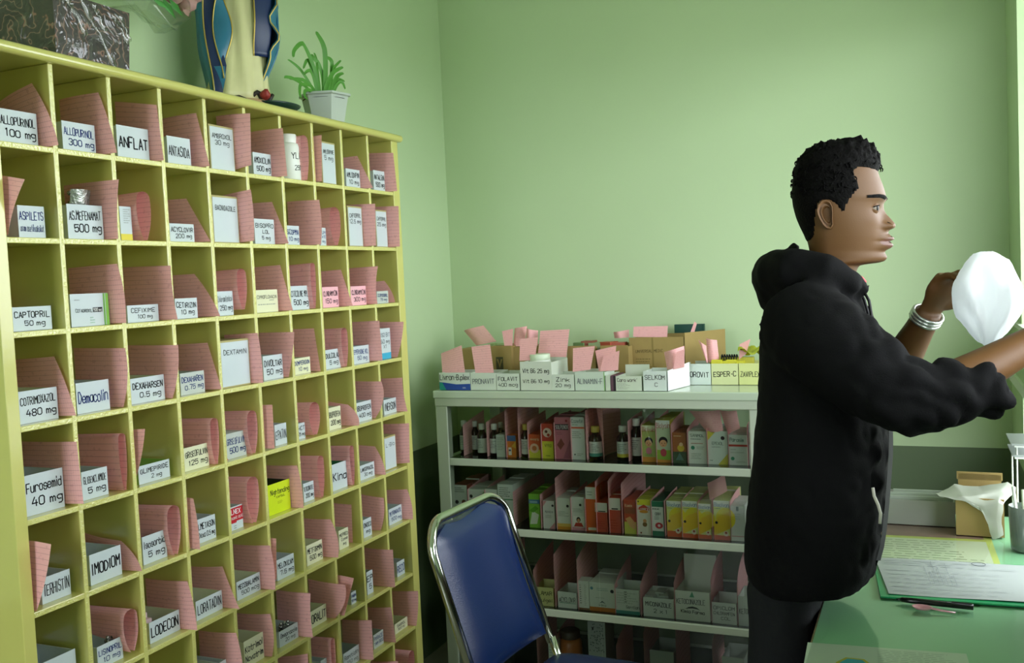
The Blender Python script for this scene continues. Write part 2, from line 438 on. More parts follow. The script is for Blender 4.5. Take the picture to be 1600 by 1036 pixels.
# enlargements the pigeonholes were measured on: origin and pixels per step
CR = {'a': (0, 100, .2799), 'b': (310, 150, .2799), 'e': (0, 380, .2799), 'f': (310, 380, .28), 'h': (0, 640, .38245), 'i': (320, 600, .42105),
      'j': (0, 840, .18922), 'k': (180, 700, .19298), 'l': (180, 860, .16988), 'm': (380, 880, .175), 'n': (180, 620, .1545), 'o': (440, 740, .19298),
      'q': (340, 720, .17375), 's': (440, 590, .18341)}
def px(k, x, y): o = CR[k]; return o[0] + x * o[2], o[1] + y * o[2]

def finish_card(P, name, label, group, uvw, uvh, loc):
    q = MB(); nr = len(P); nc = len(P[0])
    uo, vo = R.uniform(0, 3), R.uniform(0, 3)
    uv = [[(uo + uvw * j / (nc - 1), vo + uvh * (1 - i / (nr - 1))) for j in range(nc)] for i in range(nr)]
    L = Vector(loc)
    q.grid([[p - L for p in row] for row in P], 0, uv)
    o = q.build(name, M_card, None, smooth=True, loc=L)
    return tag(o, label, 'card', group)

def flat_card(r, c, k, TL, TR, BR, a=None, kmid=0, bend=.006):
    y0, y1, z0, z1 = cell(r, c)
    Yp = (y1 - .006) if a is None else y0 + a * (y1 - y0)
    tl, tr, br = [onY(*px(k, *p), Yp) for p in (TL, TR, BR)]
    lim = lambda p: Vector((min(max(p.x, SX - DEP + .012), SX + .045), Yp, p.z))
    tl, tr, br = lim(tl), lim(tr), lim(br)
    br.z = max(z0 + .0012, min(br.z, z0 + .02)); br.x = min(br.x, SX + .022)
    dv = tl - tr
    want = .105
    if dv.x > -want:
        s = want / max(-dv.x, .012); dv = Vector((-want, 0, dv.z * min(s, 2.2)))
    tl = lim(tr + dv)
    bl = Vector((max(SX - DEP + .012, tl.x), Yp, z0 + .0012))
    top = z1 - .004
    N = 9; P = []
    sgn = -1 if (a is None or a > .5) else 1
    edge = 0.0
    if kmid:
        m0 = onY(*px(k, (TR[0] + BR[0]) / 2 + kmid, (TR[1] + BR[1]) / 2), Yp); m1 = onY(*px(k, (TR[0] + BR[0]) / 2, (TR[1] + BR[1]) / 2), Yp)
        edge = max(-.03, min(.03, m0.x - m1.x))
    for i in range(N):
        s = i / (N - 1); row = []
        for j in range(N):
            t = j / (N - 1)
            p = (tl.lerp(tr, t)).lerp(bl.lerp(br, t), s)
            p.x += edge * 4 * s * (1 - s) * t * t
            b = bend * (math.sin(math.pi * t) * (1 - .5 * s) + .5 * (t * t) * (1 - s))
            p.y += sgn * b
            p.z = min(p.z, top) if p.x < SX + .002 else p.z
            if p.x < SX + .006: p.y = min(max(p.y, y0 + .0015), y1 - .0015)
            row.append(p)
        P.append(row)
    return finish_card(P, 'stock_card', 'pink ruled card %s of its hole, %s' % ('at the right' if sgn < 0 else 'leaning at the left', where(r, c)), 'pink stock cards in the pigeonholes', .12, .13, (SX - .06, Yp, z0))

def loop_card(r, c, k, xl, xr, yt, yb, lean=0.0, rec=.008, depth=.13):
    """card folded over its top into a slim arch that opens towards the room"""
    y0, y1, z0, z1 = cell(r, c); X = SX - rec
    pl = onX(*px(k, xl, (yt + yb) / 2), X); pr_ = onX(*px(k, xr, (yt + yb) / 2), X)
    tp = onX(*px(k, (xl + xr) / 2, yt), X); bt = onX(*px(k, (xl + xr) / 2, yb), X)
    W = max((pr_.y - pl.y) / 2, .005); yc = (pl.y + pr_.y) / 2
    yc = min(max(yc, y0 + W + .003), y1 - W - .004)
    zt = min(tp.z, z1 - .004); zb = max(bt.z, z0 + .0015)
    if zb > z0 + .03: zb = z0 + .0015
    prof = []
    N = 9
    for i in range(N):
        t = i / (N - 1); prof.append((-W * math.sin(math.pi * min(1, (.06 + .94 * t) ** .8 * .62)), zb + (zt - zb - W * .8) * t))
    w0 = abs(prof[-1][0])
    for i in range(1, 8):
        a = math.pi * i / 8; prof.append((-w0 * math.cos(a), prof[N - 1][1] + W * .8 * math.sin(a)))
    prof += [(-y * .98, z) for y, z in reversed(prof[:N])]
    prof[-1] = (prof[-1][0] + .001, prof[-1][1])
    P = []
    for i in range(6):
        t = i / 5; xx = X - depth * t
        P.append([Vector((xx, min(max(yc + y * (1 - .25 * t) + lean * ((z - zb) / (zt - zb) - 1) * 0, y0 + .001), y1 - .001), zb + (z - zb) * (1 - .04 * t))) for y, z in prof])
    P = [[P[j][i] for j in range(6)] for i in range(len(prof))]
    return finish_card(P, 'stock_card', 'pink ruled card folded into an arch, %s' % where(r, c), 'pink stock cards in the pigeonholes', .13, .26, (SX - .06, yc, z0))

def hole_box(r, c, k, xl, xr, yt, lines, kind='o', col='w', rec=.022, ink=None, depth=.12, yaw=0.0, side=None, extra=None, desc=None, yb=None):
    y0, y1, z0, z1 = cell(r, c); X = SX - rec
    p = onX(*px(k, xl, yt), X); p2 = onX(*px(k, xr, yt), X); pm = onX(*px(k, (xl + xr) / 2, yt), X)
    a = max(p.y, y0 + .003); b = min(p2.y, y1 - .012)
    if b - a < .02: b = a + .03
    h = min(max(pm.z - z0, .03), z1 - z0 - .006)
    if (r, c) in LENS: b = min(b, LENS[(r, c)] - .002)
    w = b - a
    m = KM.get(col, M_paper)
    if kind == 'o': q, mm = open_carton(w, depth, h, mat_=m, side=side)
    else: q, mm = closed_carton(w, depth, h, m, side)
    rt = math.pi / 2 + yaw
    o = q.build('medicine_carton', mm, None, loc=(X, (a + b) / 2, z0 + .0004), rotz=rt)
    dsc = desc or {'o': 'open white carton hand-lettered in black', 'c': 'closed white carton', 't': 'tall carton with a white printed plate'}[kind]
    tag(o, '%s, %s' % (dsc, where(r, c)), 'carton', 'medicine cartons in the pigeonholes')
    if kind == 't':
        qq = MB(); qq.box((-w / 2 + .003, -.0008, .003), (w / 2 - .003, -.0001, h - .004)); qq.build('label_plate', M_paper, o)
        lettering(o, w, h, lines, ink or M_ink, True, top=.84, bot=.55 if len(lines) > 1 else .66, left=.12, right=.88).location.y = -.0008
    else:
        lettering(o, w, h, lines, ink or M_ink)
    if extra:
        extra(o, w, h)
    return o
def prints(o, w, h, items, name='printed_front'):
    """flat print on a carton's front: rectangles, discs, triangles, text in face fractions"""
    q = MB(); ms = []
    def mi(col):
        m = flat(col)
        if m not in ms: ms.append(m)
        return ms.index(m)
    y = -.0003
    for it in items:
        k = it[0]; y -= .00006
        if k == 'r':
            x0, z0, x1, z1 = [(it[1] - .5) * w, it[2] * h, (it[3] - .5) * w, it[4] * h]
            q.add([(x0, y, z0), (x1, y, z0), (x1, y, z1), (x0, y, z1)], [(0, 1, 2, 3)], mi(it[5]))
        elif k == 'p':
            q.add([((a - .5) * w, y, b * h) for a, b in it[1]], [tuple(range(len(it[1])))], mi(it[2]))
        elif k == 'c':
            n = 14; cx, cz, rr = (it[1] - .5) * w, it[2] * h, it[3] * w
            ry = rr * (it[5] if len(it) > 5 else 1)
            q.add([(cx + rr * math.cos(2 * math.pi * i / n), y, cz + ry * math.sin(2 * math.pi * i / n)) for i in range(n)], [tuple(range(n))], mi(it[4]))
        elif k == 't':
            stroke_text(q, it[1], (it[2] - .5) * w, it[3] * h, (it[4] - .5) * w, it[5] * h, it[7] if len(it) > 7 else .14, mi(it[6]), y=y, jit=0)
        elif k == 's':
            scribble(q, (it[1] - .5) * w, it[2] * h, (it[3] - .5) * w, it[4] * h, it[5], mi(it[6]), y=y)
    return q.build(name, ms, o)

SD_g = M_green
def ex_yellow(o, w, h): prints(o, w, h, [('r', 0, 0, 1, .2, '#d8c84a'), ('s', .3, .5, .95, .95, 7, '#9aa3a0')])
def ex_cefa(o, w, h): prints(o, w, h, [('r', .86, 0, .90, 1, '#6fae48'), ('r', .92, 0, 1, 1, '#8cc85a'), ('t', 'CEFADROXIL', .12, .44, .55, .54, '#30363c'), ('r', .57, .42, .82, .57, '#1d2024'), ('t', '500 mg', .59, .45, .80, .54, '#e8ece8'), ('s', .48, .06, .62, .3, 3, '#8fb8a0'), ('s', .1, .78, .25, .86, 1, '#9aa0a4')])
def ex_cipro(o, w, h): prints(o, w, h, [('t', 'CIPROFLOXACIN', .08, .62, .94, .76, '#41473f'), ('s', .6, .5, .92, .58, 1, '#6a7068'), ('s', .1, .3, .9, .42, 1, '#a0a596')])
def ex_lnex(o, w, h): prints(o, w, h, [('r', 0, .36, 1, .95, '#b51f2a'), ('r', 0, .3, .45, .36, '#b51f2a'), ('t', 'LNEX', .04, .68, .8, .88, '#f0eeee'), ('t', 'xamic acid', .04, .46, .98, .6, '#f0dede'), ('s', .2, .04, .45, .22, 2, '#6d736f')])
def ex_lime(o, w, h): prints(o, w, h, [('t', 'Nightending', .14, .64, .96, .8, '#15171a'), ('t', 'KAPSUL', .32, .5, .82, .57, '#3f4a10'), ('s', .42, .3, .66, .4, 3, '#8f9c12')])
def ex_isdn(o, w, h): prints(o, w, h, [('r', 0, 0, 1, .2, '#3fa4c8'), ('t', 'ISO BIT', .15, .74, .95, .86, '#38415a'), ('t', '60 mg', .15, .52, .9, .64, '#23262e'), ('t', '(XT)', .2, .36, .8, .46, '#23262e')])
def ex_red(o, w, h): prints(o, w, h, [('r', 0, 0, .06, .05, '#c03030')])
def ex_glyc(o, w, h): pass

# row, column, crop, left, right, top, words, options
BX = [
(1,1,'a',-14,200,262,['ALLOPURINOL','100 mg'],{}), (1,2,'a',343,525,330,['ALLOPURINOL','300 mg'],{'ink':'n'}), (1,3,'a',648,850,355,['ANFLAT'],{}),
(1,4,'a',930,1058,410,['ANTASIDA'],{}), (1,5,'b',55,203,170,['AMBROXOL','30 mg'],{'kind':'t','col':'t'}), (1,6,'b',303,420,322,['AMOXICILIN','500 mg'],{}),
(1,8,'b',682,812,265,['AMLODIPINE','5 mg'],{'kind':'t','col':'t','rec':.012}), (1,9,'b',822,922,412,['AMLODIPIN','10 mg'],{}), (1,10,'b',975,1055,420,['ANTALGIN','500 mg'],{}),
(2,1,'a',95,300,795,['ASPILETS','asam asetilsalisilat'],{'ink':'n'}), (2,2,'a',370,580,788,['AS.MEFENAMAT','500 mg'],{}), (2,3,'a',665,795,800,[],{'kind':'c','ex':ex_yellow,'desc':'small white carton with a yellow foot'}),
(2,4,'a',945,1080,893,['ACYCLOVIR','200 mg'],{}), (2,5,'b',70,215,560,['BACNIDAZOLE'],{'kind':'t','col':'t'}), (2,6,'b',310,420,688,['BISOPRO','LOL','5 mg'],{}),
(2,7,'b',490,560,725,['SCOPMA','10 mg'],{'ink':'n'}), (2,8,'b',678,737,737,['IUM','TATE','mg'],{'ink':'n'}), (2,9,'b',830,962,620,['CAPTOPRIL','12.5 mg'],{'kind':'t','col':'t'}),
(2,10,'b',985,1075,640,['CAPTOPRIL','25 mg'],{'kind':'t','col':'t'}),
(3,1,'e',62,285,355,['CAPTOPRIL','50 mg'],{}), (3,2,'e',388,640,283,[],{'kind':'c','ex':ex_cefa,'desc':'wide white carton with green stripes'}), (3,3,'e',708,882,345,['CEFIXIME','100 mg'],{}),
(3,4,'e',975,1098,308,['CETIRIZIN','10 mg'],{}), (3,5,'f',98,240,268,['Chloramfenicol','250 mg'],{'col':'w','ink':'g'}), (3,6,'f',315,440,262,[],{'kind':'c','col':'c','ex':ex_cipro,'desc':'small cream printed carton'}),
(3,7,'f',508,655,238,['CITICOLINE MPL','500 mg'],{}), (3,8,'f',690,778,245,['CLINDAMYCIN','150 mg'],{'col':'p','desc':'open pink carton hand-lettered in black'}), (3,9,'f',848,940,240,['CLINDAMYCIN','300 mg'],{'col':'p','desc':'open pink carton hand-lettered in black'}),
(3,10,'f',995,1058,268,['CLOPIDOGREL','75 mg'],{'col':'g','ink':'n'}),
(4,1,'e',95,345,815,['COTRIMOXAZOL','480 mg'],{'side':M_cream}), (4,2,'e',420,605,772,['Demacolin'],{'ink':'n'}), (4,3,'e',725,930,745,['DEXAHARSEN','0.5 mg'],{'side':M_cream}),
(4,4,'e',1003,1138,720,['DEXAHAREN','0.75 mg'],{'col':'g','ink':'n'}), (4,5,'f',115,290,540,['DEXTAMIN'],{'kind':'t','col':'t','rec':.014,'ink':'k'}), (4,6,'f',358,468,625,['DIVOLTAR','50 mg'],{}),
(4,7,'f',530,622,640,['DOMPERIDON','10 mg'],{'col':'c','ink':'n'}), (4,8,'f',703,802,592,['DULCOLAX','5 mg'],{}), (4,9,'f',860,950,573,['EPERISONE HCL','50 mg'],{'ink':'n'}),
(4,10,'f',1005,1068,478,[],{'kind':'c','ex':ex_isdn,'desc':'upright white carton with a blue foot'}),
(5,1,'h',92,262,255,['Furosemid','40 mg'],{}), (5,2,'h',330,437,245,['GLIBENCLAMIDE','5 mg'],{}), (5,3,'h',563,715,215,['GLIMEPIRIDE','2 mg'],{'side':M_green}),
(5,4,'n',690,940,495,['GRISEOFULVIN','125 mg'],{'col':'c'}), (5,5,'i',75,157,180,['GRISEOFULVIN','500 mg'],{'col':'g','ink':'n','ex':ex_red,'kind':'c','desc':'grey carton hand-lettered in blue'}), (5,6,'i',258,328,145,['EPATIN'],{}),
(5,7,'i',343,390,143,['HCT','25 mg'],{}), (5,8,'s',392,500,252,['IBUPROFEN','200 mg'],{'col':'c'}), (5,9,'s',630,762,205,['IBUPROFEN','400 mg'],{}), (5,10,'s',868,985,180,['INERSON'],{}),
(6,1,'h',165,295,670,['TERHISTIN'],{}), (6,2,'h',362,493,575,['IMODIOM'],{}), (6,3,'h',578,715,500,['Isosorbid','5 mg'],{}), (6,4,'k',660,808,560,['LMETASON','Dexa 0.5 mg'],{}),
(6,5,'q',112,255,400,[],{'ex':ex_lnex,'desc':'small open carton with a red printed band'}), (6,6,'q',440,650,195,[],{'col':'l','side':M_dark,'ex':ex_lime,'desc':'bright lime yellow open carton'}),
(6,7,'q',768,910,185,['KETOCONAZOLE','200 mg'],{}), (6,8,'s',425,590,720,['Kina'],{'side':mat('deep green carton','#2f7a4c',.5)}), (6,9,'s',662,788,735,['LANSOPRAZOL','30 mg'],{}), (6,10,'s',868,968,500,['L-Bio'],{'kind':'t','col':'t','ink':'k'}),
(7,1,'j',340,625,980,['IM'],{}), (7,2,'h',393,542,940,['LISINOPRIL','10 mg'],{'ink':'n'}), (7,3,'l',305,668,590,['LODECON'],{'side':M_cream}), (7,4,'l',735,1030,410,['LORATADIN'],{'side':M_cream}),
(7,5,'i',115,238,710,['MECOBALAMIN','500 mcg'],{'side':M_cream}), (7,6,'i',265,338,640,['MELOXICAM','7.5 mg'],{}), (7,7,'o',198,328,560,['METFORMIN','500 mg'],{'col':'c'}),
(7,8,'o',460,538,450,['MEPRED','Come','mg'],{'col':'c'}), (7,9,'o',658,725,365,['ONOCO','mg'],{}), (7,10,'o',865,975,270,['METRONIDAZOL','500 mg'],{'ink':'n'}),
(8,4,'l',960,1045,1010,[],{}), (8,5,'m',0,178,660,['Kotrimol','Novatrim'],{'col':'c'}), (8,6,'m',315,535,560,['Omeprazole','20 mg'],{}), (8,7,'m',598,740,400,['ORALIT'],{'col':'c'}),
(8,8,'m',960,1078,235,['PHIDA','50 mg'],{'ink':'n'}), (8,9,'o',685,735,790,['EP','5'],{}), (8,10,'o',930,1035,695,['RECO'],{'ink':'n'}),
(9,7,'m',690,780,850,[],{}), (9,8,'m',890,1035,770,['Ranitidin','150 mg'],{'ink':'g'}), (9,9,'m',1160,1250,620,['PIRACE','TAM 800'],{'col':'g','ink':'n'}), (9,10,'m',1350,1475,510,['SANMOL','500 mg'],{'col':'c'}),
]
LC = [
(1,7,'b',597,640,225,470), (2,3,'a',765,845,712,985), (2,8,'b',735,795,620,833), (3,1,'e',60,225,245,470,0,.15,.07), (3,5,'f',218,272,142,370), (3,7,'f',640,668,110,365), (4,8,'f',815,852,470,698),
(5,2,'h',490,522,95,340), (5,4,'n',1000,1085,205,730), (5,5,'i',170,208,95,260), (5,7,'s',235,330,208,490), (6,3,'h',700,755,385,598), (6,5,'q',265,378,140,565), (6,7,'i',420,445,265,425),
(6,8,'s',592,630,575,935), (7,2,'h',520,580,808,985), (9,7,'m',785,825,665,960), (10,10,'m',1490,1545,770,1010),
]
LENS = {}
for a in LC:
    if len(a) == 7:
        X = SX - .008; LENS[(a[0], a[1])] = onX(*px(a[2], a[3], (a[5] + a[6]) / 2), X).y
INK = {'n': M_blue, 'g': M_greyink, 'k': M_ink}
for (r, c, k, xl, xr, yt, words, op) in BX:
    op = dict(op)
    if 'ink' in op: op['ink'] = INK[op['ink']]
    if 'ex' in op: op['extra'] = op.pop('ex')
    hole_box(r, c, k, xl, xr, yt, words, **op)

FC = [
(1,1,'a',(0,215),(185,108),(328,455),{'kmid':18}), (1,2,'a',(330,200),(555,160),(655,495),{'kmid':8}), (1,3,'a',(640,210),(880,230),(915,545),{}), (1,4,'a',(915,305),(1100,275),(1172,575),{}),
(1,5,'b',(150,108),(293,97),(300,385),{}), (1,6,'b',(300,200),(475,180),(498,448),{}), (1,8,'b',(652,222),(684,216),(690,478),{'a':.05}), (1,9,'b',(820,345),(890,335),(975,515),{}), (1,10,'b',(970,320),(1090,318),(1110,530),{}),
(2,1,'a',(20,625),(200,635),(45,955),{'a':.05,'kmid':-14}), (2,2,'a',(355,680),(670,645),(660,975),{'kmid':-8}), (2,4,'a',(945,760),(1045,752),(1175,990),{}), (2,5,'b',(225,540),(297,522),(312,808),{'kmid':6}),
(2,6,'b',(305,600),(415,592),(505,822),{}), (2,7,'b',(495,590),(678,580),(685,828),{'kmid':8}), (2,9,'b',(950,602),(990,602),(992,835),{}), (2,10,'b',(1075,615),(1120,615),(1125,840),{}),
(3,2,'e',(380,140),(660,115),(705,445),{'kmid':14}), (3,3,'e',(685,135),(958,125),(1003,430),{'kmid':-8}), (3,4,'e',(962,180),(1090,172),(1230,410),{'kmid':12}), (3,6,'f',(312,135),(460,122),(528,375),{}),
(3,8,'f',(682,158),(798,147),(862,352),{}), (3,9,'f',(845,140),(1005,128),(1000,342),{'kmid':-10}), (3,10,'f',(995,215),(1040,210),(1098,335),{'kmid':10}),
(4,1,'e',(85,650),(310,632),(425,962),{'kmid':8}), (4,2,'e',(410,585),(705,585),(690,925),{'kmid':18}), (4,3,'e',(712,570),(1000,568),(965,880),{'kmid':14}), (4,4,'e',(1000,565),(1163,555),(1237,815),{}),
(4,5,'f',(270,505),(335,500),(362,780),{'kmid':6}), (4,6,'f',(335,500),(540,495),(505,752),{'kmid':4}), (4,7,'f',(522,480),(648,475),(683,725),{}), (4,9,'f',(858,440),(1012,432),(1028,655),{}), (4,10,'f',(1012,440),(1148,438),(1112,648),{'kmid':6}),
(5,1,'h',(82,130),(318,130),(342,385),{}), (5,3,'h',(548,85),(588,80),(555,270),{'a':.05,'kmid':6}), (5,6,'i',(210,80),(248,78),(280,240),{'a':.06}), (5,8,'s',(400,195),(575,228),(660,428),{'kmid':34,'bend':.012}),
(5,9,'s',(625,30),(855,32),(800,362),{'kmid':42}), (5,10,'f',(1015,755),(1140,750),(1168,945),{'kmid':-6}),
(6,1,'h',(115,540),(263,558),(150,830),{'a':.05,'kmid':8}), (6,2,'h',(355,505),(500,535),(580,660),{'kmid':14}), (6,4,'k',(580,402),(625,412),(700,822),{'a':.05,'kmid':8}), (6,6,'q',(430,40),(720,40),(775,450),{'kmid':14}),
(6,9,'s',(655,570),(800,585),(890,852),{'kmid':16}), (6,10,'s',(865,395),(1090,388),(1092,725),{}),
(7,3,'l',(275,255),(672,280),(755,738),{'kmid':14}), (7,4,'l',(710,145),(995,145),(1150,540),{'kmid':-4}), (7,5,'i',(105,595),(245,598),(262,765),{'kmid':6}), (7,6,'i',(245,575),(262,575),(266,720),{'a':.04}),
(7,7,'o',(185,360),(400,368),(458,698),{'kmid':30}), (7,8,'o',(430,235),(570,250),(578,580),{}), (7,9,'o',(650,165),(830,195),(805,500),{'kmid':16}), (7,10,'o',(860,130),(1020,125),(1065,390),{'kmid':14}),
(8,4,'l',(765,735),(1120,755),(1195,1150),{'kmid':12}), (8,5,'i',(128,850),(245,852),(250,1025),{'kmid':10}), (8,6,'m',(290,235),(608,265),(625,665),{'kmid':-12}), (8,7,'m',(580,140),(915,190),(825,565),{'kmid':42}),
(8,8,'m',(850,115),(1052,145),(905,495),{'a':.05}), (8,9,'o',(680,600),(905,615),(935,940),{}),
(9,6,'m',(340,830),(580,805),(600,1150),{}), (9,8,'m',(885,500),(1152,505),(1165,865),{}), (9,9,'m',(1120,390),(1325,390),(1365,710),{}), (9,10,'m',(1340,245),(1565,245),(1548,605),{'kmid':8}),
(10,9,'m',(1180,872),(1385,870),(1400,1190),{}),
]
for (r, c, k, TL, TR, BR, op) in FC: flat_card(r, c, k, TL, TR, BR, **op)
for a in LC: loop_card(*a)

# white plastic tub with a screw cap in the top row
y0, y1, z0, z1 = cell(1, 7)
pa = onX(*px('b', 486, 340), SX - .03); pb = onX(*px('b', 562, 340), SX - .03); pt = onX(*px('b', 520, 215), SX - .03)
rr = (pb.y - pa.y) / 2; hh = pt.z - z0
tub = empty('plastic_bottle', (SX - .012 - rr, (pa.y + pb.y) / 2, z0 + .0004), math.pi / 2)
tag(tub, 'white plastic pill bottle with screw cap, %s' % where(1, 7), 'bottle')
q = MB(); q.lathe([(rr * .9, 0), (rr, .004), (rr, hh * .72), (rr * .9, hh * .79), (rr * .72, hh * .81)], 24); q.build('bottle_body', mat('white plastic', '#dfe3dc', .35), tub, True)
q = MB(); q.lathe([(rr * .74, hh * .81), (rr * .76, hh * .82), (rr * .76, hh * .98), (rr * .7, hh)], 24); q.build('cap', mat('white plastic cap', '#e6e8e2', .4), tub, True)
q = MB(); stroke_text(q, 'YLIR', -.02, hh * .46, .02, hh * .58, .13); stroke_text(q, '250', -.012, hh * .22, .012, hh * .32, .13)
q.v = [(rr * 1.01 * math.sin(x / rr), -rr * 1.01 * math.cos(x / rr), z) for x, y, z in q.v]; q.build('lettering', M_ink, tub)

# blister strips and packs standing in open cartons
def blister(r, c, k, x, y, w, h, n, m=M_foil, label='silver blister strip'):
    y0, y1, z0, z1 = cell(r, c)
    for i in range(n):
        p = onX(*px(k, x + i * w * .9, y), SX - .06)
        q = MB(); ww = .034
        P = [[Vector((.006 * math.sin(3 * t / 6 + i) + .004 * s, ww * (t / 6 - .5), (p.z - z0 - .004) * (s / 5))) for t in range(7)] for s in range(6)]
        q.grid(P)
        for a in range(3):
            for b in range(5):
                q.lathe([(.005, 0), (.004, .0025), (0.001, .0032)], 8, 0, (0, 0, 0)); n0 = len(q.v) - 24
                for t in range(n0, n0 + 24):
                    vx, vy, vz = q.v[t]; q.v[t] = (vz + .004, vx + ww * ((a + .5) / 3 - .5), vy + (p.z - z0) * ((b + .5) / 5))
        o = q.build('blister_strip', m, None, True, loc=(SX - .05 - .009 * i, min(max(p.y, y0 + .03), y1 - .035), z0 + .003), rotz=.25 * (i - 1))
        tag(o, '%s %s in the carton, %s' % ('front' if i == 0 else 'rear', label, where(r, c)), 'blister pack', 'blister packs in the pigeonholes')
blister(2, 2, 'a', 390, 705, 50, 70, 2)
blister(8, 6, 'm', 370, 500, 60, 70, 2)
blister(7, 2, 'h', 450, 915, 40, 60, 2)
# pink tablet packs heaped in one carton, a tube in another
y0, y1, z0, z1 = cell(7, 3)
for i in range(4):
    o = closed_carton(.062, .07, .011, mat('pale pink pack', '#cdb4b6', .45, vary=.2, vscale=60))[0].build('tablet_pack', MATS['pale pink pack'], None, loc=(SX - .045 - .006 * i, (y0 + y1) / 2 - .018 - .003 * i, z0 + .003 + .0125 * i), rotz=math.pi / 2 + .1 * (i - 2))
    tag(o, 'pale pink tablet pack, %s from bottom, %s' % (ORD[i + 1], where(7, 3)), 'pack', 'pink tablet packs')
y0, y1, z0, z1 = cell(8, 10)
q = MB(); q.tube([(0, 0, 0), (0, -.012, .10), (0, -.02, .135)], [.012, .010, .006], 10)
tube_o = q.build('ointment_tube', mat('copper tube', '#a8695a', .35, .5), None, True, loc=(SX - .05, y0 + .04, z0 + .004))
tag(tube_o, 'slim reddish tube leaning out of the carton, %s' % where(8, 10), 'tube')
# ------------------------------------------------------------------ white rack along the back wall
RX0, RX1, RY0, RY1 = -1.585, -0.466, 2.95, 3.44
M_rack = mat('off-white rack paint', '#aab3a0', 0.32, 0.5, bump=.03, bscale=40)
M_glass_d = mat('dark shelf glass', '#1d2a22', 0.08, 0.6)
M_racktop = mat('glossy rack top', '#b9c6b2', 0.07, 0.6)
rack = empty('storage_rack', ((RX0 + RX1) / 2, (RY0 + RY1) / 2, 0))
tag(rack, 'white framed storage rack standing against the green back wall', 'rack')
RI = Matrix.Translation(-rack.location)
def rpart(name, a, b, m, bevel=.003):
    q = MB(); q.box(a, b, 0, RI); return q.build(name, m, rack, bevel=bevel)
TOPZ = 1.046; LV = [0.807, 0.569, 0.300, 0.045]
for (xa, xb) in ((RX0, RX0 + .045), (RX1 - .032, RX1)):
    for (ya, yb) in ((RY0 + .004, RY0 + .04), (RY1 - .036, RY1)):
        rpart('post', (xa, ya, 0), (xb, yb, TOPZ - .052), M_rack)
rpart('top_board', (RX0 - .004, RY0 - .004, TOPZ - .028), (RX1 + .004, RY1, TOPZ - .001), M_racktop, .004)
rpart('apron', (RX0, RY0, TOPZ - .056), (RX1, RY0 + .03, TOPZ - .026), M_rack)
rpart('apron', (RX0, RY1 - .03, TOPZ - .056), (RX1, RY1, TOPZ - .026), M_rack)
for z in LV:
    rpart('shelf_edge', (RX0 + .045, RY0 + .006, z - .027), (RX1 - .032, RY0 + .026, z - .001), M_rack)
    rpart('shelf_board', (RX0 + .01, RY0 + .026, z - .018), (RX1 - .01, RY1 - .002, z - .004), M_rack, 0)
    rpart('glass_sheet', (RX0 + .045, RY0 + .012, z - .004), (RX1 - .034, RY1 - .04, z), M_glass_d, 0)
for xa in (RX0 + .008, RX1 - .02):
    rpart('side_rail', (xa, RY0 + .04, .52), (xa + .012, RY1 - .036, .545), M_rack)

M_pane = sheer('tinted sliding glass', (.76, .79, .76, 1), .03, .012, .3)
for zt_, zb_ in zip([TOPZ - .056] + [z - .027 for z in LV[:3]], LV):
    rpart('glass_pane', (RX0 + .045, RY0 + .008, zb_ + .001), ((RX0 + RX1) / 2 + .02, RY0 + .011, zt_), M_pane, 0)
    rpart('glass_pane', ((RX0 + RX1) / 2 + .02, RY0 + .0125, zb_ + .001), (RX1 - .032, RY0 + .0155, zt_), M_pane, 0)
CR.update({'A': (660, 490, .16875), 'B': (920, 490, .175), 'C': (680, 620, .23173), 'D': (930, 620, .23173), 'E': (800, 840, .25)})
TIER = {0: ('on top of the white rack', TOPZ), 1: ('upper tier of rack', LV[0]), 2: ('middle tier of rack', LV[1]), 3: ('lower tier of rack', LV[2]), 4: ('bottom tier of rack', LV[3])}
CNT = {}
def rack_box(tier, k, xl, xr, yt, desc, col, items=(), Y=None, depth=.05, deep=1, words=None, ink=M_ink, open_=False, side=None, cat='carton', yaw=0.0, backh=None, dx=.004, mt=None):
    z0 = TIER[tier][1]; Y = Y or {0: 2.962, 1: 3.002, 2: 2.985, 3: 2.98, 4: 3.0}[tier]
    a = onY(*px(k, xl, yt), Y); b = onY(*px(k, xr, yt), Y); m_ = onY(*px(k, (xl + xr) / 2, yt), Y)
    w = b.x - a.x - .001; h = max(m_.z - z0, .02)
    CNT[tier] = CNT.get(tier, 0) + 1
    m = mt or mat('carton ' + col.lstrip('#'), col, .42, .4)
    first = None
    for i in range(deep):
        loc = ((a.x + b.x) / 2 + dx * i * 0, Y + i * (depth + .003), z0 + .0004)
        if first is None:
            q, mm = (open_carton(w, depth, h, mat_=m, side=side, backh=backh) if open_ else closed_carton(w, depth, h, m, side))
            o = q.build('medicine_carton', mm, None, loc=loc, rotz=yaw)
            if items: prints(o, w, h, items)
            if words: lettering(o, w, h, words, ink, wr=.135, cap=.016 if len(words) == 1 else .013, left=.08, right=.92)
            first = o
            tag(o, '%s, %s' % (desc, TIER[tier][0]), cat, 'cartons on the rack')
        else:
            c = first.copy(); C.objects.link(c); c.location = loc
            for ch in first.children:
                d = ch.copy(); C.objects.link(d); d.parent = c
            c.scale = (1, 1, R.uniform(.97, 1.03))
            c['label'] = '%s, %s row back, %s' % (desc.replace('carton', 'carton'), ['', 'second', 'third', 'fourth', 'fifth'][i], TIER[tier][0].replace('of the white rack', 'of rack'))
    return first
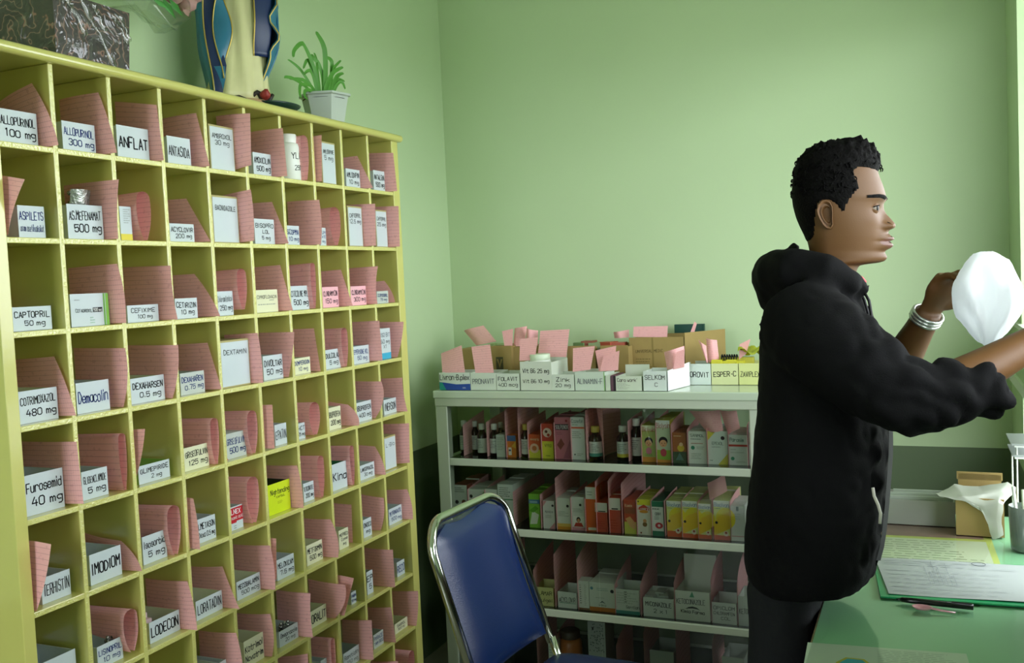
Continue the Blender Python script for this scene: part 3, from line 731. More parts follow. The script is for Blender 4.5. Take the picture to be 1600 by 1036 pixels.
def rack_card(tier, k, xf, ytf, back, L=.18, Y=None, bend=.003, lean=0.0, flop=0.0):
    """pink card standing between two lanes, running back into the rack"""
    z0 = TIER[tier][1]; Y = Y or {0: 3.0, 1: 2.99, 2: 2.975, 3: 2.97, 4: 3.0}[tier]
    p = onY(*px(k, xf, ytf), Y); P = []; N = 8
    for i in range(N):
        s = i / (N - 1); row = []
        for j in range(N):
            t = j / (N - 1)
            zt = min((p.z - z0) * (1 - t) + (p.z - z0 + back) * t, {0: 9, 1: TOPZ - .06, 2: LV[0] - .03, 3: LV[1] - .03, 4: LV[2] - .03}[tier] - z0)
            x = p.x - bend * math.sin(math.pi * t) * (.5 + .5 * s) - lean * s * s + flop * (s ** 3) * (1 - t)
            row.append(Vector((x, Y + L * t, z0 + .001 + zt * s)))
        P.append(row)
    P = P[::-1]
    CNT['card%d' % tier] = n = CNT.get('card%d' % tier, 0) + 1
    return finish_card(P, 'stock_card', 'pink stock card standing upright, %s from the left, %s' % (ORD[n], TIER[tier][0]), 'pink stock cards on the rack', L, .13, (p.x, Y, z0))
def front_card(tier, k, pts, Y, desc, lean=.03, curl=.0, z0=None):
    """pink card whose face is turned to the room: pts = four corners TL TR BR BL"""
    tl, tr, br, bl = [onY(*px(k, *q_), Y) for q_ in pts]
    P = []; N = 8
    for i in range(N):
        s = i / (N - 1); row = []
        for j in range(N):
            t = j / (N - 1); p = tl.lerp(tr, t).lerp(bl.lerp(br, t), s)
            p.y += lean * (1 - s) - curl * math.sin(math.pi * t) * (1 - .4 * s) + curl * .5
            row.append(p)
        P.append(row)
    return finish_card(P, 'stock_card', desc, 'pink stock cards on the rack', .11, .12, bl)

def bottle(k, xl, xr, yt, desc, cap='#d9ddd6', Y=3.005, stripe=None, tier=1):
    z0 = TIER[tier][1]
    a = onY(*px(k, xl, yt), Y); b = onY(*px(k, xr, yt), Y); r = (b.x - a.x) / 2; h = a.z - z0
    o = empty('syrup_bottle', ((a.x + b.x) / 2, Y + r, z0 + .0004))
    tag(o, desc, 'bottle', 'brown syrup bottles on the rack')
    q = MB(); q.lathe([(r * .9, 0), (r, .003), (r, h * .60), (r * .9, h * .68), (r * .52, h * .76), (r * .48, h * .83)], 20)
    q.build('bottle_body', mat('brown glass', '#20140c', .12, .6), o, True)
    q = MB(); q.lathe([(r * .62, h * .82), (r * .64, h * .83), (r * .64, h * .98), (r * .58, h)], 20); q.build('cap', mat('cap ' + cap.lstrip('#'), cap, .4), o, True)
    q = MB(); n = 18
    q.loft([[(r * 1.012 * math.cos(t), r * 1.012 * math.sin(t), z) for t in [math.pi * (1.0 + .999 * (i / n)) for i in range(n + 1)]] for z in (h * .1, h * .55)], 0, False, False)
    q.build('label', mat('bottle label', '#cfd6cf', .5), o, True)
    q = MB(); scribble(q, -r * .8, h * .25, r * .8, h * .5, 5)
    q.v = [(r * 1.02 * math.sin(x / r), -r * 1.02 * math.cos(x / r), z) for x, y, z in q.v]; q.build('lettering', M_greyink, o)
    if stripe:
        q = MB(); q.loft([[(r * 1.02 * math.cos(t), r * 1.02 * math.sin(t), z) for t in [math.pi * (1.0 + .999 * (i / n)) for i in range(n + 1)]] for z in (h * .1, h * .2)], 0, False, False)
        q.build('stripe', flat(stripe), o, True)
    return o

# upper tier ---------------------------------------------------------------
bottle('C', 150, 205, 165, 'brown syrup bottle half hidden at the left end of the upper rack tier', Y=3.05)
bottle('C', 230, 278, 168, 'brown syrup bottle behind the second card on the upper rack tier', Y=3.06)
bottle('C', 267, 330, 186, 'brown syrup bottle with white cap, front left of the upper rack tier')
bottle('C', 352, 412, 186, 'brown syrup bottle beside a white carton on the upper rack tier')
bottle('C', 402, 452, 176, 'brown syrup bottle standing back behind the slim white carton, upper rack tier', Y=3.09)
bottle('C', 565, 622, 188, 'brown bottle with yellow cap beside the orange cartons, upper rack tier', cap='#c3b956')
bottle('C', 1020, 1107, 205, 'brown bottle with yellow cap and teal stripe, centre of the upper rack tier', cap='#c3b956', stripe='#4f9a8c')
bottle('D', 130, 215, 200, 'brown bottle with a yellow-footed label, right of centre on the upper tier', stripe='#c9bd4a')
bottle('D', 222, 303, 152, 'taller brown bottle next to the children\'s syrup cartons, upper rack tier', Y=3.03)
bottle('D', 262, 330, 138, 'brown bottle at the back beside the children\'s syrup cartons, upper tier', Y=3.11)
G1, G2 = '#3b8a6a', '#8a9088'
def kid(cx, cz, r, shirt):
    return [('c', cx, cz - r * .72, r * .72, shirt, 1.25), ('c', cx, cz + r * .16, r * 1.02, '#231a16'), ('c', cx, cz - r * .02, r * .84, '#d9a276'), ('c', cx - r * .32, cz, r * .1, '#231a16'), ('c', cx + r * .32, cz, r * .1, '#231a16'), ('c', cx, cz - r * .16, r * .22, '#9a4a3a', .4)]
rack_box(1, 'C', 408, 468, 258, 'slim white carton', '#c9cfc8', [('s', .1, .3, .9, .9, 8, G2)], deep=2)
rack_box(1, 'C', 480, 542, 262, 'small orange carton with a blue cap panel', '#d07a28', [('r', 0, .74, 1, 1, '#4a6a9a'), ('r', .15, .1, .5, .45, '#e6e2d0'), ('p', [(.5, .5), (1, .75), (1, .4)], '#e0b040'), ('r', .2, .28, .42, .36, '#303a70')], deep=2)
rack_box(1, 'C', 624, 706, 256, 'small carton with orange top and yellow foot', '#c9572a', [('r', 0, 0, 1, .36, '#c9c83a'), ('c', .5, .42, .38, '#dcb69a'), ('t', 'mixagrip', .2, .76, .9, .86, '#e8d8a0'), ('c', .5, .42, .2, '#b86a3a')], deep=3)
rack_box(1, 'C', 712, 792, 184, 'red and yellow carton with a round picture', '#b23a26', [('r', 0, 0, 1, .5, '#cfd03a'), ('c', .5, .75, .38, '#d8c0b0'), ('c', .42, .78, .12, '#5a2a20'), ('c', .6, .68, .13, '#a03024'), ('t', 'Vita', .25, .34, .8, .43, '#4a5a20'), ('s', .3, .05, .8, .12, 1, '#6a7a20')], deep=3)
rack_box(1, 'C', 800, 906, 140, 'tall pink carton with a dark name bar', '#b76a78', [('r', .04, .70, .9, .84, '#3a3438'), ('t', 'SOLPENOX', .08, .725, .88, .81, '#d8d0d0'), ('c', .78, .92, .08, '#8a2430'), ('p', [(.12, .34), (.34, .22), (.62, .36), (.4, .5)], '#7a3a34'), ('p', [(.5, .02), (.95, .45), (1, .45), (1, .02)], '#9a5568'), ('s', .1, .58, .6, .66, 2, '#8a4a58')], deep=3)
rack_box(1, 'C', 910, 1003, 140, 'tall white carton with an orange line', '#d3d8d2', [('r', 0, .735, 1, .775, '#d0603a'), ('t', 'Cazetin', .08, .87, .92, .95, '#4a6a6a'), ('s', .1, .8, .55, .85, 1, '#60987a'), ('s', .1, .5, .9, .68, 4, G2), ('c', .24, .12, .06, '#505a5a'), ('s', .4, .08, .85, .16, 2, G2)], deep=3)
rack_box(1, 'D', 310, 403, 194, 'green and orange children\'s syrup carton, shorter one', '#a7b463', [('r', 0, 0, 1, .14, '#c98a38'), ('r', 0, .86, 1, 1, '#d6d9b8'), ('t', 'Biolysin', .06, .84, .98, .95, '#a8443a')] + kid(.5, .52, .3, '#c77a8a') + [('s', .2, .16, .8, .24, 2, '#6a8a3a')], deep=3, side=mat('carton yellowgreen', '#b4b23a', .45))
rack_box(1, 'D', 405, 502, 160, 'green and white children\'s syrup carton, taller one', '#b9c6a5', [('r', 0, 0, 1, .07, '#c98a38'), ('r', 0, .07, 1, .3, '#8fb23e'), ('r', 0, .83, 1, 1, '#dfe2da'), ('t', 'Biolysin', .06, .82, .98, .94, '#a8443a')] + kid(.5, .46, .31, '#b84a50'), deep=4, side=mat('carton yellow', '#c9c23a', .45))
rack_box(1, 'D', 518, 612, 244, 'dark orange carton with a yellow figure', '#9a5a26', [('r', 0, 0, 1, .38, '#3f5238'), ('c', .6, .5, .26, '#cdb03a'), ('c', .62, .62, .14, '#e0b890'), ('s', .1, .86, .7, .93, 1, '#d8c090'), ('p', [(.2, .1), (.5, .35), (.8, .1)], '#5a7a70')], deep=3)
rack_box(1, 'D', 625, 748, 236, 'white paracetamol syrup carton with a green dot', '#cfd4c9', [('t', 'SANMOL', .12, .84, .88, .92, '#3f4a48'), ('s', .12, .74, .9, .8, 1, '#5a6664'), ('r', .14, .625, .8, .645, '#b06a5a'), ('c', .24, .5, .11, '#3b8a6a'), ('s', .45, .45, .9, .55, 2, G2), ('s', .14, .14, .8, .34, 4, G2)], deep=3)
rack_box(1, 'D', 755, 891, 234, 'white carton with yellow corner triangles', '#cdd5cd', [('p', [(0, .72), (.42, 1), (0, 1)], '#c9c04a'), ('p', [(.5, 0), (1, 0), (1, .34)], '#c9c04a'), ('c', .76, .8, .1, '#3a2a30'), ('t', 'EPEXOL', .22, .6, .78, .68, '#6a706c'), ('s', .2, .5, .8, .56, 1, G2), ('s', .08, .1, .3, .15, 1, '#40504a')], deep=3)
rack_box(1, 'D', 896, 1026, 260, 'white carton with a red line across', '#cbd1ca', [('r', 0, .62, 1, .69, '#b8463c'), ('t', 'Parasim', .08, .79, .8, .91, '#2f5a50'), ('s', .1, .5, .5, .55, 1, G2), ('s', .1, .4, .95, .45, 1, G2), ('c', .2, .22, .1, '#3b8a6a'), ('s', .4, .08, .95, .14, 2, G2)], deep=3)
rack_box(1, 'D', 1030, 1056, 185, 'narrow white carton against the right post', '#cfd0cc', [('r', .2, .5, .9, .8, '#b05a5a')], deep=2)
for a in [('C', 185, 195, .03), ('C', 342, 175, .02), ('C', 466, 88, .01, .2), ('C', 552, 84, .005, .2), ('C', 618, 178, .02), ('C', 708, 190, .02), ('C', 797, 178, .02), ('C', 908, 150, .01), ('C', 1010, 95, 0, .2)]: rack_card(1, *a)
rack_card(1, 'D', 48, 90, 0, .2, bend=.05)
for a in [('D', 217, 168, .01), ('D', 305, 190, .02), ('D', 404, 178, .02), ('D', 508, 190, .02), ('D', 618, 225, .02), ('D', 750, 215, .01), ('D', 893, 215, .01), ('D', 1022, 195, .01)]: rack_card(1, *a)
front_card(1, 'D', ((628, 96), (835, 92), (860, 235), (748, 240)), 3.0, 'pink handwritten card leaning forward over cartons, right end of the upper tier', .0, .02)
front_card(1, 'D', ((836, 92), (950, 95), (975, 215), (890, 250)), 3.0, 'smaller blank pink card leaning beside the handwritten one, upper tier', .0, .015)

# middle tier --------------------------------------------------------------
rack_box(2, 'C', 118, 212, 596, 'white carton with dark round marks, leftmost', '#c6cbc4', [('s', .1, .8, .9, .95, 3, '#4a4e4c'), ('c', .25, .55, .13, '#2a2a2a'), ('c', .75, .56, .15, '#6a3a30'), ('s', .1, .2, .9, .4, 4, G2)], deep=4, side=mat('carton rust', '#7a3a2a', .5))
rack_box(2, 'C', 218, 328, 626, 'white carton with a green corner', '#ccd1c8', [('c', .2, .8, .1, '#2a2a2a'), ('p', [(.6, .7), (1, .95), (1, .7)], '#7ab04a'), ('s', .1, .3, .9, .5, 4, G2)], deep=3)
rack_box(2, 'C', 331, 416, 626, 'plain white carton with one dark mark', '#cfd4cc', [('c', .82, .84, .09, '#2a2a2a'), ('s', .1, .3, .9, .55, 4, G2)], deep=3)
rack_box(2, 'C', 418, 522, 594, 'tall white carton with a thin green band', '#d0d6d0', [('r', 0, .63, 1, .655, '#3f8a5a'), ('s', .1, .7, .85, .95, 5, '#5a625e'), ('s', .1, .3, .85, .55, 5, G2)], deep=4)
rack_box(2, 'C', 627, 702, 658, 'bright green carton', '#7cb83c', [('r', 0, .72, 1, .84, '#4a78a0'), ('r', .1, .74, .8, .8, '#8fb0c0'), ('p', [(.05, .1), (.7, .12), (.9, .4), (.3, .5)], '#d8dccc'), ('p', [(0, .5), (.6, .66), (.9, .58), (.4, .45)], '#5a9a2a')], deep=3)
rack_box(2, 'C', 722, 803, 704, 'small white carton with pink corners', '#d2cfcb', [('p', [(0, .78), (.35, 1), (0, 1)], '#c98a90'), ('p', [(.5, 0), (1, 0), (1, .25)], '#c98a90'), ('c', .85, .84, .1, '#2a2a2a'), ('t', 'Apialys', .2, .58, .85, .66, '#6a6a70'), ('s', .2, .38, .8, .5, 3, G2)], deep=3)
rack_box(2, 'C', 812, 908, 686, 'white carton with a yellow foot band', '#cfd4c8', [('r', 0, 0, 1, .1, '#c98a2e'), ('r', 0, .1, 1, .2, '#d6b258'), ('c', .82, .76, .1, '#2a2a2a'), ('s', .15, .42, .9, .6, 4, G2)], deep=3)
rack_box(2, 'C', 914, 1003, 680, 'white carton with a child portrait in red', '#cdd0c8', [('r', 0, 0, 1, .1, '#c78a92'), ('r', .12, .12, .94, .44, '#e0dfd8'), ('p', [(.15, .12), (.9, .12), (.75, .24), (.3, .24)], '#b23a30'), ('c', .52, .33, .16, '#1f1713', 1.3), ('c', .52, .30, .11, '#c48a62', 1.35), ('c', .7, .78, .1, '#2a2a2a'), ('s', .15, .55, .9, .68, 3, G2)], deep=3)
rack_box(2, 'C', 1010, 1084, 610, 'tall orange carton with a white top panel', '#cf5f26', [('r', 0, .73, 1, 1, '#d8d6cc'), ('s', .15, .8, .9, .92, 2, G2), ('r', .15, .03, .9, .09, '#d9cfc0')], deep=3)
rack_box(2, 'D', -4, 80, 716, 'shorter red-orange carton with a white top panel', '#c04a34', [('r', 0, .68, 1, 1, '#d6d2c8'), ('r', .25, .69, .85, .725, '#1f1c1c'), ('s', .15, .1, .9, .4, 4, '#a83c2a')], deep=3)
rack_box(2, 'D', 86, 168, 684, 'taller red-orange carton with a white top panel', '#c04a34', [('r', 0, .66, 1, 1, '#d6d2c8'), ('r', .25, .675, .8, .71, '#1f1c1c'), ('s', .15, .1, .9, .4, 4, '#a83c2a')], deep=3)
rack_box(2, 'D', 190, 272, 698, 'orange and yellow carton with a hand picture', '#b5441f', [('r', 0, 0, 1, .36, '#c3c04e'), ('p', [(.1, .45), (.5, .2), (.9, .14), (1, .3), (.5, .52)], '#d9a368'), ('r', .05, .6, .95, .78, '#94512e'), ('t', 'Komix', .1, .8, .7, .88, '#e0c8a0')], deep=3)
rack_box(2, 'D', 280, 370, 694, 'yellow and white carton with a small bee', '#d4d0c0', [('r', 0, .84, 1, 1, '#d6cf2e'), ('p', [(.05, .76), (.5, .86), (.95, .76), (.95, .7), (.05, .7)], '#b83a26'), ('t', 'Laserin', .1, .7, .92, .78, '#f0e8d8'), ('c', .5, .66, .34, '#cf8a2a', .35), ('c', .55, .3, .18, '#7a5a28'), ('c', .55, .4, .14, '#c28a58'), ('c', .1, .94, .06, '#1e1e1e'), ('c', .24, .06, .07, '#7a3a28')], deep=3, side=mat('carton lemon', '#b9b82e', .45))
rack_box(2, 'D', 378, 457, 706, 'green and white carton with a red emblem', '#cfd4ca', [('r', 0, 0, 1, .14, '#1f6a4a'), ('r', 0, .84, 1, 1, '#1f6a4a'), ('s', .05, .74, .95, .82, 1, '#30363a'), ('t', 'OBH', .3, .6, .75, .68, '#2a2e30'), ('s', .2, .46, .8, .58, 3, '#5a605e'), ('c', .6, .3, .34, '#b3242c', .8), ('c', .6, .3, .12, '#d8c0c0')], deep=3, side=mat('carton bottle green', '#1f5a40', .45))
BIS = lambda h1, red: [('c', .75, .55, .62, '#d9c92e', 1.1), ('p', [(0, .1), (1, .3), (1, .72), (.3, .6), (0, .4)], '#d9b42e'), ('r', 0, 0, 1, .17 if red else .12, '#c2521f'), ('r', 0, .84, 1, 1, '#dfe0d4'), ('t', 'Bisolvon', .06, .85, .96, .95, '#3f6a94'), ('s', .08, .78, .5, .82, 1, '#5a6a5a'), ('c', .17, .44, .09, '#1f2418'), ('c', .75, .17, .17, '#dccdb8'), ('c', .75, .19, .08, '#9a3a20'), ('r', 0, .12, .02, .9, '#b9a83a')]
rack_box(2, 'D', 478, 578, 704, 'yellow and orange cough syrup carton, first of four', '#c9cf7a', BIS(1, True), deep=4)
rack_box(2, 'D', 582, 687, 704, 'yellow and orange cough syrup carton, second of four', '#c9cf7a', BIS(1, False), deep=4)
rack_box(2, 'D', 690, 778, 722, 'yellow and orange cough syrup carton, third of four', '#c9cf7a', BIS(1, False), deep=4)
rack_box(2, 'D', 794, 904, 702, 'yellow and orange cough syrup carton, last of four', '#c9cf7a', BIS(1, False), deep=4)
rack_box(2, 'D', 910, 1003, 738, 'plain whitish carton at the right end', '#c9cac2', [('r', .05, .12, .95, .15, '#b98a84'), ('r', .42, .86, .6, .98, '#6a7a74'), ('s', .3, .6, .75, .8, 3, '#aab0aa')], deep=3)
for a in [('C', 216, 626, .02), ('C', 330, 632, .02), ('C', 522, 645, .015, .3), ('C', 706, 662, .01), ('C', 806, 552, .02, .25), ('C', 910, 684, .02), ('C', 1006, 690, .03)]: rack_card(2, *a)
rack_card(2, 'D', -2, 575, .01, .25, bend=.008)
rack_card(2, 'D', 84, 570, .02, .25, bend=.008)
rack_card(2, 'D', 172, 590, .02, .3, bend=.006)
for a in [('D', 275, 700, .01), ('D', 373, 705, .01), ('D', 464, 708, .01), ('D', 580, 706, .005), ('D', 689, 712, .005), ('D', 784, 690, .005), ('D', 907, 712, .01)]: rack_card(2, *a)
front_card(2, 'D', ((738, 600), (855, 538), (888, 640), (768, 700)), 2.99, 'lilac pink card leaning out over the yellow cough syrup cartons', .03, .02)

# lower tier ---------------------------------------------------------------
rack_box(3, 'E', 135, 258, 312, 'pale yellow hand-lettered carton', '#cfcb8a', depth=.09, open_=True, words=['FLAMAR', 'emulgel'])
rack_box(3, 'E', 284, 404, 342, 'open white carton with a green line', '#cfd4cd', depth=.1, open_=True, words=['ACYCLOVIR'], items=[('r', .1, .3, .95, .33, '#4f8a70')])
rack_box(3, 'E', 406, 478, 274, 'slim upright white carton with sideways writing', '#d2d6ce', [('r', 0, 0, 1, .07, '#7a5a3a'), ('s', .2, .2, .35, .9, 9, '#3a3c3a'), ('s', .6, .15, .8, .9, 12, '#9aa09a')])
rack_box(3, 'E', 480, 640, 286, 'white printed carton with an orange foot', '#d0d4cc', [('r', 0, 0, 1, .15, '#b8702a'), ('c', .1, .8, .06, '#5a8a9a'), ('c', .9, .74, .07, '#2a2a2c'), ('s', .3, .72, .8, .84, 2, '#8aa0a0'), ('s', .25, .46, .75, .5, 1, '#707674'), ('p', [(.38, .28), (.5, .38), (.64, .28), (.5, .33)], '#3a4a50'), ('t', 'kimia', .3, .2, .72, .26, '#2a3034')], deep=3)
rack_box(3, 'E', 642, 794, 326, 'open white carton with a teal foot', '#cdd3cc', [('r', 0, 0, 1, .14, '#3f8a80'), ('s', .38, .45, .5, .95, 5, '#3a403e'), ('s', .08, .4, .95, .9, 5, '#b0b6b0'), ('t', 'Gentian', .45, .24, .98, .36, '#5a605c')], depth=.1, open_=True)
rack_box(3, 'E', 818, 1010, 380, 'open white carton hand-lettered with one word over a small line', '#cdd2cc', depth=.12, open_=True, words=['MICONAZOLE', '2 x 1'])
rack_box(3, 'E', 1018, 1234, 338, 'large open white carton with a black curved emblem', '#d0d4c8', [('p', [(.28, .38), (.38, .46), (.5, .49), (.62, .46), (.72, .38), (.62, .41), (.5, .42), (.38, .41)], '#16181a'), ('t', 'Kimia Farma', .16, .26, .84, .36, '#16181a', .2), ('t', 'KETOCONAZOLE', .04, .56, .86, .72, '#3a3e3c'), ('p', [(.42, .8), (.56, .8), (.5, 1)], '#5a9a78')], depth=.13, open_=True, backh=.18)
rack_box(3, 'E', 1247, 1402, 410, 'open white carton with three lettered lines', '#cdd2ca', depth=.11, open_=True, words=['OPICLOM', 'CHLORAMFEN', 'COL'])
rack_box(3, 'E', 1410, 1520, 372, 'open white carton at the right end', '#cfd4cc', depth=.11, open_=True, words=['KETOMED'])
for (x, yy, bk, L) in [(-60, 95, .0, .2), (132, 205, .05, .2), (258, 110, .03, .22), (402, 140, .04, .22), (640, 300, .05, .2), (800, 300, .06, .22), (1010, 285, .05, .2), (1240, 270, .05, .2), (1404, 300, .08, .2)]:
    rack_card(3, 'E', x, yy, bk, L, bend=.006)
# white packs lying in the open cartons
for i, (x, yy) in enumerate([(870, 330), (925, 325), (960, 335)]):
    p = onY(*px('E', x, yy), 3.03)
    q, mm = closed_carton(.03, .05, p.z - LV[2] - .01, mat('pale sachet', '#aeb4ae', .4))
    tag(q.build('sachet_pack', mm, None, loc=(p.x, 3.0 + .02 * (i % 2), LV[2] + .003), rotz=.25 * (i - 1)), 'grey white sachet pack, %s from left, in the hand-lettered carton of the lower tier' % ORD[i + 1], 'pack', 'sachet packs on the lower tier')

# bottom tier --------------------------------------------------------------
rack_box(4, 'E', 470, 580, 530, 'tall speckled grey carton', '#9aa39c', [('r', .25, .85, .34, .9, '#202020')] + [('c', R.uniform(.05, .95), R.uniform(.45, .97), .035, '#5f6a64') for i in range(60)], Y=3.06, depth=.1)
rack_box(4, 'E', 225, 268, 655, 'small white carton near the chair', '#c3c8c0', [('s', .1, .5, .9, .9, 5, G2)], Y=3.0)
bt = onY(*px('E', 350, 700), 3.05)
jar = empty('tablet_jar', (bt.x, 3.08, LV[3] + .0004)); tag(jar, 'round orange tablet jar with a dark lid, bottom tier of rack', 'jar')
q = MB(); q.lathe([(.035, 0), (.04, .004), (.04, .10), (.03, .115)], 20); q.build('jar_body', mat('orange jar', '#9a5a24', .4), jar, True)
q = MB(); q.lathe([(.033, .115), (.034, .117), (.034, .14), (.03, .142)], 20); q.build('lid', mat('dark lid', '#3a2f22', .5), jar, True)
for (x, yy) in [(150, 560), (270, 640), (650, 680), (820, 600), (1020, 580), (1250, 690)]: rack_card(4, 'E', x, yy, .03, .2, bend=.01)
rack_box(4, 'E', 860, 1010, 710, 'low grey open carton', '#8f978f', depth=.12, open_=True, Y=3.02)
rack_box(4, 'E', 1310, 1450, 750, 'low white open carton', '#b9bfb6', depth=.12, open_=True, Y=3.0)

# on top of the rack -------------------------------------------------------
TP = lambda *a, **k: rack_box(0, *a, open_=True, depth=k.pop('depth', .11), **k)
TP('A', 152, 440, 548, 'open carton with a deep blue foot', '#cdd6cc', words=None, items=[('p', [(0, 0), (1, 0), (1, .36), (.55, .33), (.2, .42), (0, .46)], '#2a4a98'), ('p', [(0, 0), (.22, 0), (.1, .42), (0, .45)], '#2a8a80'), ('t', 'Livron-B.plex', .03, .58, .97, .88, '#181b20'), ('s', .75, .08, .9, .18, 2, '#c0c8d8')])
TP('A', 442, 680, 550, 'open white carton, second from the left', '#c9d3c6', words=['PRONAVIT'], ink=M_greyink)
TP('A', 682, 896, 556, 'open white carton with two lines, third from left', '#c9d3c6', words=['FOLAVIT', '400 mcg'])
TP('A', 900, 1192, 446, 'tall white carton holding a lidded jar', '#cad2c4', words=['Vit B6 25 mg', 'Vit B6 10 mg'], depth=.16)
TP('A', 1196, 1402, 566, 'small open white carton right of the tall one', '#c9d3c6', words=['Zink', '20 mg'])
TP('A', 1408, 1686, 541, 'open white carton with a green edge', '#c3d0c2', words=['ALINAMIN-F'], ink=M_greyink, items=[('r', .975, 0, 1, 1, '#7ab05a')])
TP('B', 146, 190, 552, 'narrow open white carton', '#c3cdbc')
rack_box(0, 'B', 192, 236, 556, 'narrow dark purple carton', '#5a3848', [('r', .6, 0, 1, 1, '#241c22')], depth=.1)
TP('B', 238, 470, 560, 'open carton with a printed heading', '#c5cfbd', items=[('t', "Caro work'", .06, .62, .82, .84, '#4a3a3a'), ('s', .05, .1, .6, .55, 6, '#90988c')], backh=.075)
selk = TP('B', 482, 690, 515, 'open white carton turned to show its bright side', '#cdd8d2', words=['SELKOM', 'C'])
TP('B', 850, 1087, 450, 'open white carton set back, left of the yellow ones', '#c6d2cc', words=['COROVIT'], Y=3.13)
TP('B', 1091, 1331, 448, 'open carton set back with spiral-bound packs', '#c9cf9a', words=['ESPER-C'], Y=3.13)
TP('B', 1336, 1540, 445, 'open carton with yellow packs, next to the man', '#c9cf8a', words=['ZAVIPLEX'], Y=3.13)
# bright turned carton side leaf
a = onY(*px('B', 692, 510), 2.962); b2 = onY(*px('B', 845, 490), 3.12)
q = MB(); q.add([(0, 0, 0), (.036, .15, 0), (.036, .15, a.z - TOPZ + .012), (0, 0, a.z - TOPZ - .002)], [(0, 1, 2, 3)])
q.add([(.0015, 0, 0), (.0375, .15, 0), (.0375, .15, a.z - TOPZ + .012), (.0015, 0, a.z - TOPZ - .002)], [(3, 2, 1, 0)])
q.build('side_leaf', mat('bright white board', '#e8ecec', .5), selk, loc=Vector((a.x + .002, 2.965, TOPZ + .0005)) - selk.location)['label'] = 'bright white side leaf'
# jar in the tall carton
p = onY(*px('A', 1048, 390), 3.02); p1 = onY(*px('A', 955, 390), 3.02); r_ = p.x - p1.x
j2 = empty('pill_jar', (p.x, 3.02 + r_, TOPZ + .003)); tag(j2, 'white lidded pill jar inside the tall carton on the rack top', 'jar')
hj = p.z - TOPZ
q = MB(); q.lathe([(r_ * .95, 0), (r_, .004), (r_, hj * .8), (r_ * .9, hj * .85)], 24); q.build('jar_body', mat('white plastic', '#dfe3dc', .35), j2, True)
q = MB(); q.lathe([(r_ * .96, hj * .82), (r_ * .98, hj * .83), (r_ * .98, hj * .98), (r_ * .92, hj)], 24); q.build('lid', mat('pale green lid', '#cfdcc4', .4), j2, True)
# brown cartons at the back
def brown(k, xl, xr, yt, desc, Y, depth=.13, items=None, open_=False):
    return rack_box(0, k, xl, xr, yt, desc, '#8f7c48', items or (), Y=Y, depth=depth, mt=M_kraft, open_=open_)
brown('A', 330, 612, 330, 'brown cardboard carton half hidden behind pink cards', 3.14, .1)
brown('A', 614, 822, 305, 'brown cardboard carton with a dark square emblem', 3.14, .16, [('r', .30, .36, .62, .72, '#4a4a34'), ('p', [(.34, .66), (.46, .42), (.58, .66), (.52, .66), (.46, .52), (.40, .66)], '#8f7c48')])
brown('A', 824, 1060, 312, 'brown cardboard carton beside the one with the emblem', 3.16, .14)
brown('A', 1336, 1600, 300, 'brown open carton crammed with small packs', 3.17, .12, open_=True)
brown('B', 100, 352, 285, 'grey brown carton between the open white cartons', 3.15, .13, open_=True)
bigb = brown('B', 356, 846, 212, 'big brown cardboard carton with faint print', 3.2, .2, [('t', 'UNIVERSAL MEDIC', .12, .66, .62, .72, '#5a4c2a', .12), ('s', .12, .2, .5, .55, 6, '#7a6a3c'), ('r', .42, 0, .45, 1, '#84723f')], open_=True)
p = onY(*px('B', 846, 212), 3.2); p3 = onY(*px('B', 1000, 165), 3.2)
q = MB(); hh = p.z - TOPZ
q.box((0, 0, 0), (.0025, .2, hh + .015), 0, Matrix.Rotation(-.55, 4, 'Z')); q.build('side_flap', M_kraft, bigb, loc=Vector((p.x + .002, 3.2, TOPZ + .0005)) - bigb.location)
# folder and small packs
p = onY(*px('B', 700, 140), 3.3); pb = onY(*px('B', 920, 140), 3.3)
tag(box_obj('document_folder', (p.x, 3.405, TOPZ), (pb.x + .02, 3.425, p.z + .01), mat('dark green folder', '#16443a', .5)), 'dark green folder standing behind the big brown carton', 'folder')
p = onY(*px('B', 1250, 372), 3.15)
spb = empty('spiral_bound_pack', (p.x, 3.15, TOPZ + .003)); tag(spb, 'pack bound with a row of black rings, in a carton on the rack top', 'pack')
q = MB(); q.box((-.07, .022, 0), (.075, .05, p.z - TOPZ - .012)); q.build('pages', mat('yellow pages', '#b9b43c', .5), spb)
for i in range(7):
    pp = onY(*px('B', 1180 + 22 * i, 372), 3.15)
    q = MB(); q.tube([(0, .02 + .012 * math.cos(t), .012 * math.sin(t)) for t in [2 * math.pi * j / 12 for j in range(13)]], .0022, 6)
    q.build('binding_ring', M_ink, spb, True, loc=(pp.x - p.x, 0, pp.z - .015 - TOPZ))
for i in range(4):
    p = onY(*px('B', 1130 + 65 * i, 400), 3.15)
    q, mm = closed_carton(.034, .08, p.z - TOPZ - .008 - .004 * (i % 2), mat('yellow sachet', '#c9c42a', .4))
    tag(q.build('yellow_pack', mm, None, loc=(p.x + .004, 3.145 + .004 * i, TOPZ + .003), rotz=0), 'yellow pack, %s from left, in the open cartons set back on the rack' % ORD[i + 1], 'pack', 'yellow packs on the rack top')
p = onY(*px('B', 1430, 360), 3.15)
q = MB(); P = [[Vector((.09 * (j / 8 - .5), .09 * (i / 6), .012 * math.sin(j * 1.1 + i) + .006 * math.sin(i * 2.1))) for j in range(9)] for i in range(7)]; q.grid(P)
tag(q.build('plastic_pouch', mat('yellow glossy pouch', '#c8cf20', .18, .6), None, True, loc=(p.x + .01, 3.14, TOPZ + .108)), 'crumpled glossy yellow pouch bulging out of the last carton', 'pouch')
